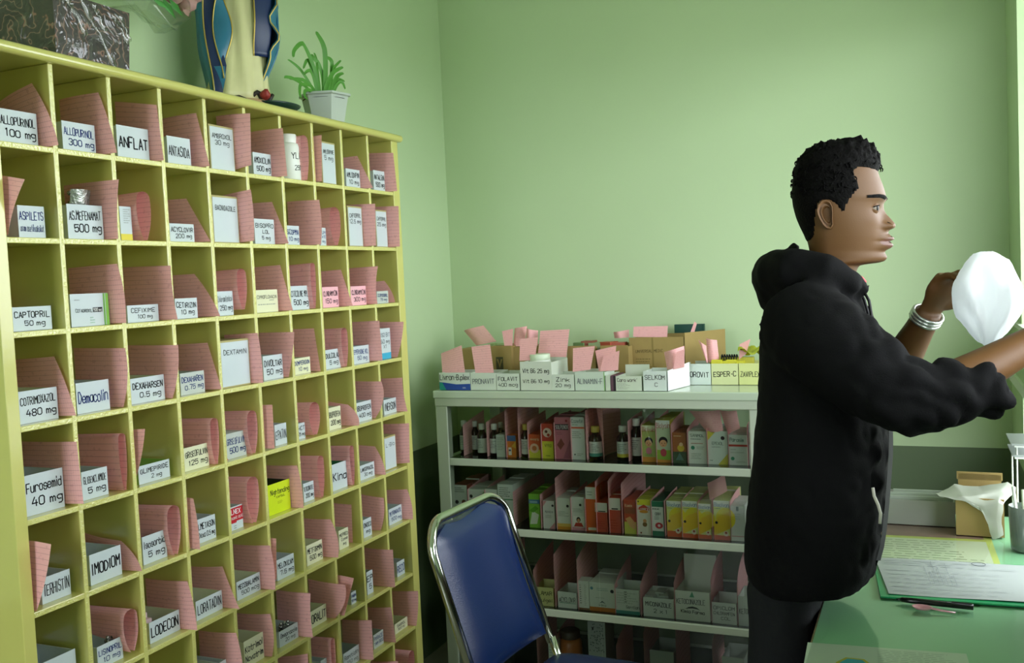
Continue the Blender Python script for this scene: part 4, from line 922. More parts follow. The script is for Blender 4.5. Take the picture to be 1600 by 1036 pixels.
for i, (k, x, yy, col) in enumerate([('A', 1450, 265, '#6a8a5a'), ('A', 1530, 250, '#8a4a3a'), ('B', 60, 255, '#7a8a60'), ('B', 150, 250, '#a8503a'), ('B', 260, 255, '#b05a48'), ('A', 720, 282, '#9ab07a'), ('A', 660, 275, '#9ab07a')]):
    p = onY(*px(k, x, yy), 3.2)
    q, mm = closed_carton(.045, .05, .028, mat('small pack ' + col[1:], col, .45))
    base = {0: .0, 1: .0}.get(i, 0)
    tag(q.build('small_pack', mm, None, loc=(p.x, 3.19, p.z - .03), rotz=.3 * (i % 3 - 1)), 'small coloured pack heaped on the brown cartons, %s from left' % ORD[{5: 2, 6: 1}.get(i, i + 3)], 'pack', 'small packs on the brown cartons')
# pink cards on the rack top
fc = lambda k, pts, Y, d, **o: front_card(0, k, pts, Y, d, **o)
fc('A', ((136, 375), (328, 300), (395, 545), (185, 555)), 3.0, 'pink card leaning in the leftmost carton on the rack top', lean=.03)
fc('A', ((430, 312), (605, 290), (662, 548), (492, 552)), 3.0, 'pink card standing in the second carton on the rack top', lean=.02)
fc('A', ((255, 178), (440, 128), (665, 262), (478, 300)), 3.2, 'wide pink card lying tilted on a brown carton, left end', lean=.1, curl=.04)
fc('A', ((726, 165), (830, 142), (835, 305), (760, 305)), 3.16, 'pale pink card sticking up behind the emblem carton', lean=.01)
fc('A', ((830, 140), (945, 120), (940, 300), (835, 305)), 3.18, 'pink card beside the pale one above the brown cartons', lean=.02, curl=.01)
fc('A', ((945, 118), (1052, 160), (1050, 300), (940, 298)), 3.17, 'rolled pink card with a dark inside above the brown cartons', lean=.0, curl=.04)
fc('A', ((884, 238), (1052, 222), (1040, 430), (898, 438)), 3.03, 'bright pink handwritten card in the tall lettered carton', lean=.02)
fc('A', ((1062, 165), (1335, 150), (1334, 402), (1068, 400)), 3.13, 'large pink ruled card facing the room behind the tall carton', lean=.03)
fc('A', ((1376, 325), (1580, 304), (1556, 520), (1392, 540)), 3.01, 'pink card standing in the carton with the green edge', lean=.02)
fc('B', ((40, 335), (228, 292), (232, 510), (90, 515)), 3.03, 'pink card behind its twin right of the green-edged carton', lean=.02)
fc('B', ((112, 385), (258, 335), (262, 505), (100, 515)), 3.0, 'pink card in front of its twin right of the green-edged carton', lean=.02)
fc('B', ((190, 172), (330, 150), (345, 215), (215, 222)), 3.24, 'curled pink card on the packs left of the big brown carton', lean=.02, curl=.04)
fc('B', ((392, 118), (700, 112), (700, 212), (396, 208)), 3.22, 'wide pink ruled card rising from the big brown carton', lean=.01)
fc('B', ((648, 352), (830, 296), (845, 480), (690, 505)), 3.02, 'folded pink card in the lettered carton with the bright side', lean=.02, curl=.03)
fc('B', ((778, 345), (850, 320), (850, 480), (752, 500)), 3.0, 'narrow bright pink card in front of the folded one', lean=.01)
fc('B', ((968, 232), (1040, 290), (1062, 442), (1050, 440)), 3.15, 'narrow pink leaf curling left in the set-back carton', lean=.01, curl=.01)
fc('B', ((1038, 222), (1135, 240), (1160, 420), (1062, 440)), 3.16, 'pink card standing upright in the set-back carton', lean=.01, curl=.015)
fc('B', ((1342, 275), (1440, 228), (1405, 360), (1340, 410)), 3.16, 'small pink card between the yellow packs near the man', lean=.01)
fc('B', ((938, 72), (960, 90), (935, 190), (898, 190)), 3.3, 'thin pale pink slip behind the cardboard flap', lean=.01)
# ------------------------------------------------------------------ things on top of the pigeonhole shelf
TZ = 1.888
# parcel wrapped in patterned paper and clear plastic
def batik():
    m = bpy.data.materials.new('brown batik gift paper under clear plastic'); m.use_nodes = True
    nt = m.node_tree; b = nt.nodes['Principled BSDF']
    tc = nt.nodes.new('ShaderNodeTexCoord')
    w = nt.nodes.new('ShaderNodeTexWave'); w.wave_type = 'RINGS'; w.inputs['Scale'].default_value = 8; w.inputs['Distortion'].default_value = 14
    w.inputs['Detail'].default_value = 3; w.inputs['Detail Scale'].default_value = 1.6
    nt.links.new(tc.outputs['Object'], w.inputs['Vector'])
    r = nt.nodes.new('ShaderNodeValToRGB'); e = r.color_ramp.elements
    e[0].position = 0; e[0].color = lin('#1e1713'); e[1].position = 1; e[1].color = lin('#2a201c')
    for p, c in ((.34, '#3a2c26'), (.46, '#7d6a5f'), (.53, '#8d5a4c'), (.62, '#33251f')):
        x = e.new(p); x.color = lin(c)
    nt.links.new(w.outputs['Fac'], r.inputs[0]); nt.links.new(r.outputs[0], b.inputs['Base Color'])
    b.inputs['Roughness'].default_value = .5; b.inputs['Coat Weight'].default_value = 1; b.inputs['Coat Roughness'].default_value = .04
    n = nt.nodes.new('ShaderNodeTexNoise'); n.inputs['Scale'].default_value = 14; n.inputs['Detail'].default_value = 3; n.inputs['Distortion'].default_value = 1.2
    nt.links.new(tc.outputs['Object'], n.inputs['Vector'])
    bp = nt.nodes.new('ShaderNodeBump'); bp.inputs['Strength'].default_value = .8; bp.inputs['Distance'].default_value = .02
    nt.links.new(n.outputs['Fac'], bp.inputs['Height']); nt.links.new(bp.outputs[0], b.inputs['Coat Normal'])
    return m
PX_ = SX - .03
a = onX(88, 80, PX_); b = onX(201, 100, PX_)
ph = onX(85, -14, PX_).z - TZ
q = MB(); N = 10
def side(p0, p1, nrm):
    P = []
    for i in range(N):
        row = []
        for j in range(N):
            t = j / (N - 1); s = i / (N - 1)
            p = Vector(p0).lerp(Vector(p1), t); p.z = ph * s
            fl = 1 + .06 * s
            p.x *= fl; p.y *= fl
            k = noise.noise(p * 23) * .0035 * math.sin(math.pi * t) * math.sin(math.pi * s)
            row.append(p + Vector(nrm) * k)
        P.append(row)
    q.grid(P)
wy = (b.y - a.y) / 2; wx = .095
side((wx, -wy, 0), (wx, wy, 0), (1, 0, 0)); side((wx, wy, 0), (-wx, wy, 0), (0, 1, 0)); side((-wx, wy, 0), (-wx, -wy, 0), (-1, 0, 0)); side((-wx, -wy, 0), (wx, -wy, 0), (0, -1, 0))
f_ = 1.06
q.add([(wx * f_, -wy * f_, ph), (wx * f_, wy * f_, ph), (-wx * f_, wy * f_, ph), (-wx * f_, -wy * f_, ph)], [(0, 1, 2, 3)])
q.add([(wx, -wy, 0), (wx, wy, 0), (-wx, wy, 0), (-wx, -wy, 0)], [(3, 2, 1, 0)])
parcel = q.build('gift_parcel', batik(), None, False, loc=(PX_ - wx, (a.y + b.y) / 2, TZ + .0005))
tag(parcel, 'brown batik patterned parcel wrapped in clear plastic on the shelf top', 'parcel')
PTOP = TZ + ph
# clear plastic creases of the wrapping: folded ridges across the front
M_clear = sheer('clear cellophane', (.93, .95, .92, 1), .08, .08, .6)
q = MB()
for (y0_, z0_, y1_, z1_) in [(-.03, ph, .05, .01), (-.09, .12, -.05, .11), (.0, ph * .98, .03, ph * .6), (.07, .12, .095, .07), (-.07, ph, -.02, ph * .45), (.05, ph * .9, .09, ph * .5)]:
    A = Vector((wx * 1.03 + .004, y0_, z0_)); B = Vector((wx * 1.01 + .003, y1_, z1_)); d = (B - A).normalized(); s_ = Vector((1, 0, 0)).cross(d)
    pts = [A.lerp(B, i / 8) for i in range(9)]
    q.grid([[p + s_ * (.006 * math.sin(i * 1.3 + 1)) * 1 for i, p in enumerate(pts)], [p + Vector((.006 + .003 * math.sin(i * 2), 0, 0)) for i, p in enumerate(pts)], [p - s_ * (.006 + .003 * math.sin(i)) for i, p in enumerate(pts)]])
q.build('wrapping_creases', M_clear, parcel, True)

# bouquet in cellophane lying on the parcel and hanging over its end
bq = empty('wrapped_bouquet', (PX_ - .1, (a.y + b.y) / 2 + .02, PTOP + .001))
tag(bq, 'pink flowers in clear cellophane hanging over the parcel beside the statue', 'bouquet')
tip = onX(288, 40, -1.60) - bq.location; mid = onX(255, 10, -1.60) - bq.location; far = onX(312, 12, -1.60) - bq.location
q = MB(); rings = []
path = [Vector((0, -.06, .03)), Vector((0, .05, .045)), Vector((.0, mid.y - .01, mid.z + .045)), Vector((.0, (mid.y + tip.y) / 2 + .015, mid.z + .02)), Vector((0, tip.y + .012, tip.z + .035)), Vector((0, tip.y + .008, tip.z + .004))]
rad = [.02, .035, .055, .062, .045, .006]
for i, p in enumerate(path):
    rings.append([p + Vector((math.cos(t) * rad[i] * (1 + .25 * math.sin(5 * t + i)), math.sin(t) * rad[i] * .55 * 1, math.sin(t) * rad[i] * (1 + .2 * math.cos(7 * t + 2 * i)))) for t in [2 * math.pi * j / 28 for j in range(28)]])
q.loft(rings, 0, False); q.build('cellophane', M_clear, bq, False)
for i, (u, v, rr_) in enumerate([(291, 12, .026), (272, 0, .022), (303, -2, .024)]):
    c_ = onX(u, v, -1.6) - bq.location; q = MB()
    for k in range(9):
        t = k * 2.4; rr2 = rr_ * (.5 + .06 * k)
        q.add([c_ + Vector((.006 * math.sin(t * 2), math.cos(t) * rr2 * s * .5 + math.cos(t + .9 * w_) * rr2 * .9, math.sin(t + .9 * w_) * rr2 * .9)) for s, w_ in ((0, -.6), (0, 0), (0, .6))] + [c_ + Vector((.012, 0, 0))], [(0, 1, 3), (1, 2, 3)])
    q.lathe([(rr_ * .3, -.01), (rr_ * .9, 0), (rr_ * .8, rr_ * .7), (rr_ * .3, rr_)], 12, 0, c_)
    q.build('flower', mat('dusty pink petals', '#c79a98', .6, tl=.2), bq, True)
for (u, v, u2, v2) in [(252, -6, 275, 30), (262, -5, 286, 26), (236, -4, 268, 16)]:
    A = onX(u, v, -1.59) - bq.location; B = onX(u2, v2, -1.59) - bq.location; s_ = Vector((0, .009, .006)); m_ = (A + B) / 2
    q = MB(); q.grid([[A, m_ - s_, B], [A, m_ + Vector((.004, 0, 0)), B], [A, m_ + s_, B]]); q.build('leaf', mat('bouquet leaf', '#3f8a35', .5), bq, True)

# painted statue -----------------------------------------------------------
sc_ = onX(368, 150, -1.615)
st = empty('religious_statue', (-1.612, onX(383, 148, -1.6).y, TZ + .0005), math.radians(-32))
tag(st, 'painted plaster statue in cream robe and blue gold-edged mantle on the shelf top', 'statue')
M_robe = mat('cream plaster robe', '#cfcb9a', .4, .4, vary=.08, vscale=20); M_mant = mat('blue plaster mantle', '#2c6f8e', .35, .5, vary=.25, vscale=14)
M_mant2 = mat('dark blue mantle lining', '#172a55', .35, .5); M_gold = mat('gold paint line', '#c2a757', .3, .5, metal=.5)
M_skinp = mat('plaster base', '#b3936c', .6)
# local frame: +x faces the room, y to the viewer's right
q = MB(); n = 44; rings = []
for i in range(22):
    s = i / 21; z = .022 + .40 * s
    rr0 = .043 + .026 * (1 - s) ** 2.2 + .008 * math.sin(math.pi * s)
    ring = []
    for j in range(n):
        t = 2 * math.pi * j / n
        fold = .0045 * math.cos(10 * t + 6 * s) + .0022 * math.cos(19 * t - 2 * s)
        fold *= (1.25 - .6 * s)
        sweep = .03 * (1 - s) ** 2 * max(0, math.cos(t + 1.3))
        r_ = rr0 + fold + sweep
        ring.append((r_ * math.cos(t) * .8, r_ * math.sin(t) + .012 * math.sin(2 * s), z))
    rings.append(ring)
q.loft(rings); q.build('robe', M_robe, st, True)
def sst(a, b, x):
    t = max(0, min(1, (x - a) / (b - a))); return t * t * (3 - 2 * t)
def mantle(name, t0, t1, rfun, m, z0=.0, z1=.44, trim=(0, -1), nz=30, nt_=22):
    """draped sheet: t0, t1 are its edge angles in degrees as functions of height, rfun its radius"""
    P = []
    for i in range(nz):
        z = z0 + (z1 - z0) * i / (nz - 1); row = []
        for j in range(nt_):
            u = j / (nt_ - 1); t = math.radians(t0(z) + (t1(z) - t0(z)) * u); r_ = rfun(z, u)
            row.append(Vector((r_ * math.cos(t) * .85, r_ * math.sin(t), z)))
        P.append(row)
    q = MB(); q.grid(P)
    o = q.build(name, m, st, True)
    sol = o.modifiers.new('thick', 'SOLIDIFY'); sol.thickness = .005
    for e in trim:
        qq = MB(); qq.tube([r[e] for r in P], .0019, 8); qq.build('gold_trim', M_gold, o, True)
    return o
RF = lambda z: .048 + .056 * sst(.02, .19, z)
mantle('mantle', lambda z: 74, lambda z: 296 + 7 * math.sin(z * 17 + 1), lambda z, u: RF(z) * (1 - u) ** .6 + .100 * (1 - (1 - u) ** .6) + .006 * math.sin(math.pi * u) + .003 * math.cos(26 * u), M_mant, trim=(-1,))
mantle('mantle_fold', lambda z: 296 + 7 * math.sin(z * 17 + 1), lambda z: 314 + 8 * math.sin(z * 24), lambda z, u: .100 - .022 * u, M_mant2, .012, .44, trim=())
mantle('mantle_fold', lambda z: 308 + 8 * math.sin(z * 24), lambda z: 324 + 9 * math.sin(z * 30 + 2) - 10 * sst(.2, .0, z), lambda z, u: .088 - .016 * u, M_mant, .07, .44, trim=(0, -1))
mantle('mantle_fold', lambda z: 300, lambda z: 318 - 6 * sst(.08, 0, z), lambda z, u: .098 - .012 * u, M_mant, .0, .1, trim=())
mantle('mantle_fold', lambda z: 48 - 4 * math.sin(z * 60) * sst(.12, .16, z), lambda z: 84, lambda z, u: RF(z) + .010 * math.sin(z * 75) * sst(.12, .17, z) * (1 - u), M_mant, .03, .46, trim=(0,))
mantle('mantle_fold', lambda z: 22, lambda z: 52, lambda z, u: .060 + .024 * u + .012 * sst(.14, .24, z), M_mant2, .135, .46, trim=(0,))
q = MB(); q.lathe([(.074, 0), (.077, .012), (.066, .022), (.04, .028)], 24, 0, (.008, 0, 0), .95, 1.05); q.build('base', M_skinp, st, True)
q = MB()
for k in range(3):
    q.lathe([(.004, -.012), (.013 - .003 * k, -.004), (.014 - .0035 * k, .004), (.009 - .002 * k, .010)], 14, 0, (.058 + .004 * k, .042, .034 + .002 * k))
q.build('rose', mat('red painted rose', '#8f2f2a', .5), st, True)
q = MB(); q.tube([(.05, .012 + .006 * i, .03 + .012 * math.sin(i * .8)) for i in range(10)], [.004 + .004 * math.sin(i / 3) for i in range(10)], 8); q.build('dark_leaves', mat('dark painted leaves', '#2a231c', .5), st, True)
q = MB(); q.tube([(.066, -.05 + .01 * i, .016 + .003 * math.sin(i)) for i in range(7)], [.004, .008, .010, .009, .008, .006, .003], 8); q.build('serpent', mat('dark painted serpent', '#241d18', .5), st, True)
# upper body above the frame
q = MB()
q.loft([[(rx * math.cos(t), ry * math.sin(t), z) for t in [2 * math.pi * j / 24 for j in range(24)]] for z, rx, ry in ((.40, .055, .07), (.48, .055, .075), (.54, .045, .065), (.565, .02, .026), (.59, .018, .02))])
q.build('bodice', M_robe, st, True)
q = MB(); q.lathe([(.012, .58), (.026, .59), (.032, .61), (.033, .63), (.028, .655), (.012, .668)], 20, 0, (.004, 0, 0)); q.build('head', mat('plaster skin', '#d8b894', .5), st, True)
q = MB(); P = []
for i in range(12):
    s = i / 11; P.append([Vector((-.01 + r_ * math.cos(t) * .9, r_ * math.sin(t), .42 + .26 * s)) for r_, t in [((.09 * (1 - s) + .042 * s) * (1 if s < .95 else .6), math.radians(70 + 220 * j / 15)) for j in range(16)]])
q.grid(P); q.build('veil', M_mant, st, True).modifiers.new('thick', 'SOLIDIFY').thickness = .005

# dark dish and potted plant -------------------------------------------------
dp = onX(442, 163, -1.525)
q = MB(); q.lathe([(.02, 0), (.05, .002), (.072, .014), (.074, .017), (.07, .016), (.045, .006), (.001, .005)], 30, 0, (0, 0, 0), .62, 1.0)
tag(q.build('shallow_dish', mat('dark green glazed dish', '#12312b', .25, .6), None, True, loc=(SX - .038, dp.y, TZ + .0005)), 'shallow dark green dish between statue and potted plant', 'dish')
pc = onX(509, 182, -1.575)
pot = empty('potted_plant', (-1.575, pc.y, TZ + .0005)); tag(pot, 'spider plant with arching leaves in a grey hexagonal pot', 'plant')
q = MB(); rings = []
for r_, z in ((.050, 0), (.052, .002), (.068, .080), (.070, .082), (.076, .083), (.076, .089), (.069, .089), (.066, .078)):
    rings.append([(r_ * math.cos(math.pi / 3 * j + .35), r_ * math.sin(math.pi / 3 * j + .35), z) for j in range(6)])
q.loft(rings, 0, False); q.f.append(tuple(range(5, -1, -1))); q.mi.append(0)
q.build('pot', mat('grey white plastic pot', '#b3bcb4', .3, .5), pot)
q = MB(); q.lathe([(.064, .074), (.03, .079), (.001, .08)], 14); q.build('soil', mat('potting soil', '#2c241a', .95), pot)
M_leaf = mat('spider plant leaf', '#5c9c3f', .45, .4, vary=.3, vscale=30, tl=.25)
LF = [([(970, 650), (978, 450), (950, 330), (890, 235)], .0075, .01), ([(915, 650), (905, 430), (850, 340), (800, 322), (752, 370), (745, 420)], .0065, .0), ([(900, 650), (830, 510), (750, 430)], .004, -.02),
      ([(870, 645), (780, 590), (680, 570), (645, 575)], .0045, .015), ([(880, 660), (850, 590), (770, 620), (742, 680), (735, 730)], .005, .03), ([(925, 650), (890, 480), (868, 440), (850, 500)], .005, -.015),
      ([(960, 640), (975, 500), (930, 430), (920, 390)], .006, -.02), ([(1000, 640), (1035, 500), (1020, 440), (985, 420)], .006, .0), ([(1010, 650), (1050, 560), (1095, 540)], .006, .01), ([(1020, 640), (1075, 575), (1145, 595)], .005, -.01),
      ([(1040, 650), (1050, 605), (1078, 612), (1085, 660)], .0045, .02), ([(1090, 640), (1112, 690), (1120, 800), (1135, 895)], .0045, -.045), ([(890, 620), (820, 640), (775, 700), (770, 742)], .005, .035), ([(905, 600), (880, 530), (840, 522), (800, 550)], .005, .01),
      ([(985, 640), (1000, 540), (1045, 470), (1055, 450)], .004, .02), ([(940, 640), (935, 520), (945, 440), (940, 380)], .004, -.02), ([(960, 650), (990, 560), (1030, 520), (1060, 500)], .006, .025), ([(900, 655), (870, 600), (800, 580), (740, 575)], .005, -.01)]
for pts, w_, dx_ in LF:
    P3 = [onX(300 + x * .2124, y * .2124, -1.575) for x, y in pts]
    if len(P3) == 3: P3 = [P3[0], P3[0].lerp(P3[1], .6), P3[1].lerp(P3[2], .3), P3[2]]
    cur = []
    for i in range(len(P3) - 1):
        p0, p1, p2, p3_ = P3[max(i - 1, 0)], P3[i], P3[i + 1], P3[min(i + 2, len(P3) - 1)]
        for k in range(6):
            t = k / 6
            cur.append(.5 * ((2 * p1) + (p2 - p0) * t + (2 * p0 - 5 * p1 + 4 * p2 - p3_) * t * t + (3 * p1 - p0 - 3 * p2 + p3_) * t ** 3))
    cur.append(P3[-1]); m_ = len(cur) - 1
    base = Vector((0, (cur[0].y - pc.y) * .8, .077)); sh = pot.location
    G = [[], [], []]
    for i, p in enumerate(cur):
        t = i / m_; p = p - sh; p.x += dx_ * t; p = base.lerp(p, min(1, .15 + t * 1.6)) if t < .55 else p
        ww = w_ * math.sin(math.pi * (.12 + .88 * (1 - t) * .85)) ** .7 * (1 if t < .98 else .2)
        tn = (cur[min(i + 1, m_)] - cur[max(i - 1, 0)]).normalized(); sd = tn.cross(Vector((.8, -.6, 0))).normalized()
        sd = (sd * .8 + Vector((.3, .35, 0)) * .5).normalized()
        G[0].append(p - sd * ww); G[1].append(p - Vector((.0016, 0, .0012))); G[2].append(p + sd * ww)
    q = MB(); q.grid(G); q.build('leaf', M_leaf, pot, True)

# ------------------------------------------------------------------ blue chair
ch = empty('office_chair', (-.768, 2.075, 0), math.radians(-4)); tag(ch, 'blue vinyl chair with chrome tube frame between shelf and rack', 'chair')
M_vin = mat('blue vinyl', '#152a5c', .24, .5, bump=.12, bscale=300, vary=.06, vscale=4); M_chr = mat('chrome tube', '#c9cbc4', .12, .5, metal=1)
# local: +x forward (to the desk), backrest leaning to -x, y across
W2 = .188
def backpt(y, s): return Vector((-.165 - .115 * s - .012 * math.sin(math.pi * s), y, .49 + .372 * s))
def bow(y): return -.018 * (1 - (y / W2) ** 2)
out_ = []
def contour(w, s0, s1, rc, n=8):
    pts = []
    hgt = (s1 - s0) * .40
    cor = [(w - rc, s1 - rc / .4, 0), (-(w - rc), s1 - rc / .4, 90)]
    pts.append((w, s0))
    for cy, cs, a0 in cor:
        for i in range(n + 1):
            t = math.radians(a0 + 90 * i / n); pts.append((cy + rc * math.cos(t), cs + rc * math.sin(t) / .4))
    pts.append((-w, s0))
    return pts
# padded cushion with a scooped grip at the top
q = MB(); nu, nv = 17, 19; F = []; Bk = []
for i in range(nv):
    v = i / (nv - 1); s = .02 + .95 * v; rf = []; rb = []
    wv = (W2 - .012) * (1 if v < .84 else math.sqrt(max(.0, 1 - ((v - .84) / .16) ** 2)) * .42 + .58)
    for j in range(nu):
        u = j / (nu - 1) * 2 - 1
        pad = .022 * (1 - abs(u) ** 4) * (1 - abs(2 * v - 1) ** 6) ** .5
        dip = -.035 * max(0, v - .86) * 7 * (1 - abs(u + .25) ** 1.5 if abs(u + .25) < 1 else 0)
        p = backpt(u * wv, s + dip); p.x += bow(u * wv)
        rf.append(p + Vector((.006 + pad, 0, 0))); rb.append(p + Vector((-.010 - pad * .5, 0, 0)))
    F.append(rf); Bk.append(rb)
q.grid(F); q.grid([r[::-1] for r in Bk])
per = lambda G: [G[0][j] for j in range(nu)] + [G[i][-1] for i in range(1, nv)] + [G[-1][j] for j in range(nu - 2, -1, -1)] + [G[i][0] for i in range(nv - 2, 0, -1)]
a1, b1 = per(F), per(Bk); q.loft([a1, b1], 0, False)
q.build('backrest', M_vin, ch, True)
q = MB(); q.tube([backpt(y, s) + Vector((bow(y), 0, 0)) for y, s in contour(W2, -.05, 1.0, .075)], .0115, 12); q.build('back_frame', M_chr, ch, True)
q = MB(); n_ = 14; T = []; Bt = []
for i in range(n_):
    v = i / (n_ - 1) * 2 - 1; ra = []; rb = []
    for j in range(n_):
        u = j / (n_ - 1) * 2 - 1
        k = 1 - .10 * (abs(u) ** 3) * (abs(v) ** 3)
        x = .04 + .205 * u * k; y = .205 * v * k
        hgt = .035 * (1 - abs(u) ** 6) ** .5 * (1 - abs(v) ** 6) ** .5
        ra.append(Vector((x, y, .43 + hgt))); rb.append(Vector((x, y, .425)))
    T.append(ra); Bt.append(rb)
q.grid(T); q.grid([r[::-1] for r in Bt]); nu = nv = n_; q.loft([[T[0][j] for j in range(n_)] + [T[i][-1] for i in range(1, n_)] + [T[-1][j] for j in range(n_ - 2, -1, -1)] + [T[i][0] for i in range(n_ - 2, 0, -1)],
    [Bt[0][j] for j in range(n_)] + [Bt[i][-1] for i in range(1, n_)] + [Bt[-1][j] for j in range(n_ - 2, -1, -1)] + [Bt[i][0] for i in range(n_ - 2, 0, -1)]], 0, False)
q.build('seat', M_vin, ch, True)
for sy in (-1, 1):
    q = MB(); q.tube([(-.165 - .0 + .01, sy * W2, .485), (-.14, sy * W2, .44), (-.1, sy * W2, .415), (.2, sy * W2, .415), (.235, sy * W2, .39), (.25, sy * W2, .34), (.25, sy * W2, .011)], .011, 10); q.build('front_leg', M_chr, ch, True)
    q = MB(); q.tube([(-.08, sy * W2, .412), (-.15, sy * W2, .25), (-.20, sy * W2, .011)], .011, 10); q.build('rear_leg', M_chr, ch, True)
q = MB(); q.tube([(.1, -W2, .412), (.1, W2, .412)], .009, 8); q.build('cross_bar', M_chr, ch, True)
# ------------------------------------------------------------------ desk by the window
DZ = 0.75
dk = empty('counter_desk', (.03, 1.85, 0)); tag(dk, 'desk covered in green cloth and clear plastic along the window wall', 'desk')
DI = Matrix.Translation(-dk.location)
def dpart(name, a, b, m, bevel=.002):
    q = MB(); q.box(a, b, 0, DI); return q.build(name, m, dk, bevel=bevel)
M_wood = mat('worn brown wood', '#5a4a36', .6, .3, vary=.3, vscale=12)
M_cloth = mat('mint green table covering', '#8ec79c', .5, .4, bump=.1, bscale=25, vary=.05, vscale=5)
DX0, DX1, DY0, DY1 = -.198, XR - .004, .55, 2.74
dpart('table_top', (DX0 + .006, DY0, DZ - .03), (DX1, DY1, DZ - .003), M_wood)
dpart('edge_strip', (DX0, DY0, DZ - .028), (DX0 + .006, DY1, DZ - .001), mat('frayed edge strip', '#8a7a5a', .7, vary=.4, vscale=60))
dpart('green_cover', (DX0 + .004, DY0, DZ - .003), (DX1, DY1, DZ), M_cloth, 0)
for x in (DX0 + .03, DX1 - .07):
    for y in (DY0 + .03, DY1 - .07): dpart('leg', (x, y, 0), (x + .04, y + .04, DZ - .03), M_wood)
dpart('side_board', (DX0 + .03, DY0 + .05, .45), (DX0 + .045, DY1 - .05, DZ - .03), M_wood)
# sheets that lie under the clear plastic
def sheet(name, quad, z, m, label, cat='paper', group=None, n=6, wav=0.0):
    q = MB(); tl, tr_, br, bl = [Vector(p) for p in quad]; c0 = Vector((tl.x, tl.y, z)); P = []
    for i in range(n + 1):
        row = []
        for j in range(n + 1):
            s, t = i / n, j / n; p = tl.lerp(tr_, t).lerp(bl.lerp(br, t), s); p.z = z + wav * (1 + math.sin(6 * t + 3 * s)) * .5; row.append(p - c0)
        P.append(row)
    q.grid(P[::-1])
    o = q.build(name, m, None, True, loc=c0)
    return tag(o, label, cat, group) if label else o
M_sheet = mat('printed white sheet', '#b9c2b8', .6); M_sheet2 = mat('white document paper', '#a2a8a7', .55)
def writing(o, quad, z, rows, col, fill=.9, seed=1, th=.22, xr=(.04, .96), zr=(.05, .95), name='printed_lines'):
    """lines of print on a sheet, long axis along the sheet's own x"""
    q = MB(); rn = random.Random(seed); scribble(q, xr[0], zr[0], xr[1], zr[1], rows, 0, 0, rn, th, fill)
    tl, tr_, br, bl = [Vector(p) for p in quad]
    q.v = [tuple(bl.lerp(br, x).lerp(tl.lerp(tr_, x), zz) + Vector((0, 0, 0)) - o.location) for x, y, zz in q.v]
    q.v = [(x, y, z - o.location.z) for x, y, _ in q.v]
    return q.build(name, flat(col), o)
pz = lambda u, v, z=DZ: onZ(u, v, z)
# poster with a yellow border below the boxes
Q0 = [pz(1360, 815), pz(1545, 818), pz(1572, 905), pz(1350, 900)]
Q0 = [Vector((-.12, 2.62, 0)), Vector((.135, 2.64, 0)), Vector((.145, 2.28, 0)), Vector((-.125, 2.27, 0))]
o = sheet('calendar_poster', Q0, DZ + .0004, mat('poster yellow green border', '#c3cf6a', .5), 'printed poster with a yellow border under the plastic', 'poster')
Qi = [Vector((-.112, 2.47, 0)), Vector((.125, 2.48, 0)), Vector((.132, 2.285, 0)), Vector((-.118, 2.28, 0))]
def inlay(o, Qx, z, m, name):
    q = MB(); q.add([Vector((p.x, p.y, z)) - o.location for p in Qx], [(3, 2, 1, 0)]); return q.build(name, m, o)
inlay(o, Qi, DZ + .0008, mat('poster table print', '#c9d3b6', .5), 'table_print')
writing(o, Qi, DZ + .0011, 9, '#8a9a7c', seed=3)
Qp = [Vector((-.112, 2.60, 0)), Vector((.12, 2.615, 0)), Vector((.122, 2.50, 0)), Vector((-.112, 2.49, 0))]
inlay(o, Qp, DZ + .0008, mat('poster picture band', '#9a7a74', .5, vary=.3, vscale=30), 'picture_band')
# notice with an emblem at the front
Qn = [pz(1262, 1004), pz(1510, 1022), Vector((.075, 1.45, 0)), Vector((-.19, 1.45, 0))]
o = sheet('printed_notice', Qn, DZ + .0004, mat('white laminated sheet', '#c3d3c4', .4), 'white printed notice with a blue emblem under the plastic, front', 'paper')
writing(o, Qn, DZ + .0008, 26, '#94a49b', seed=5, zr=(.3, .97), xr=(.45, .95))
e = pz(1340, 1032); q = MB()
for r_, mi_ in ((.030, 0), (.024, 1)):
    k = len(q.v); pts = [(r_ * math.sin(math.pi / 3 * j + .5), r_ * math.cos(math.pi / 3 * j + .5), .0002 * mi_) for j in range(6)]
    q.add(pts, [(5, 4, 3, 2, 1, 0)], mi_)
q.build('emblem', [flat('#c3b83e'), flat('#4aa6b8')], o, False, loc=Vector((e.x - .004, e.y - .02, DZ + .0009)) - o.location)
# clear plastic cover over the whole desk
q = MB(); P = []
for i in range(60):
    row = []
    for j in range(26):
        x = DX0 + .004 + (DX1 - DX0 - .006) * j / 25; y = 1.2 + (DY1 - 1.2) * i / 59
        w_ = .0024 * (noise.noise(Vector((x * 9, y * 30, 0))) + .8 * noise.noise(Vector((x * 30, y * 60, 3)))) * min(1, max(0, (2.05 - y) * 3)) * min(1, max(0, (x + .08) * 6))
        row.append(Vector((x, y, DZ + .0026 + max(-.0008, w_))) - dk.location)
    P.append(row)
q.grid(P); q.build('clear_plastic', M_clear, dk, True)
ZP = DZ + .0042
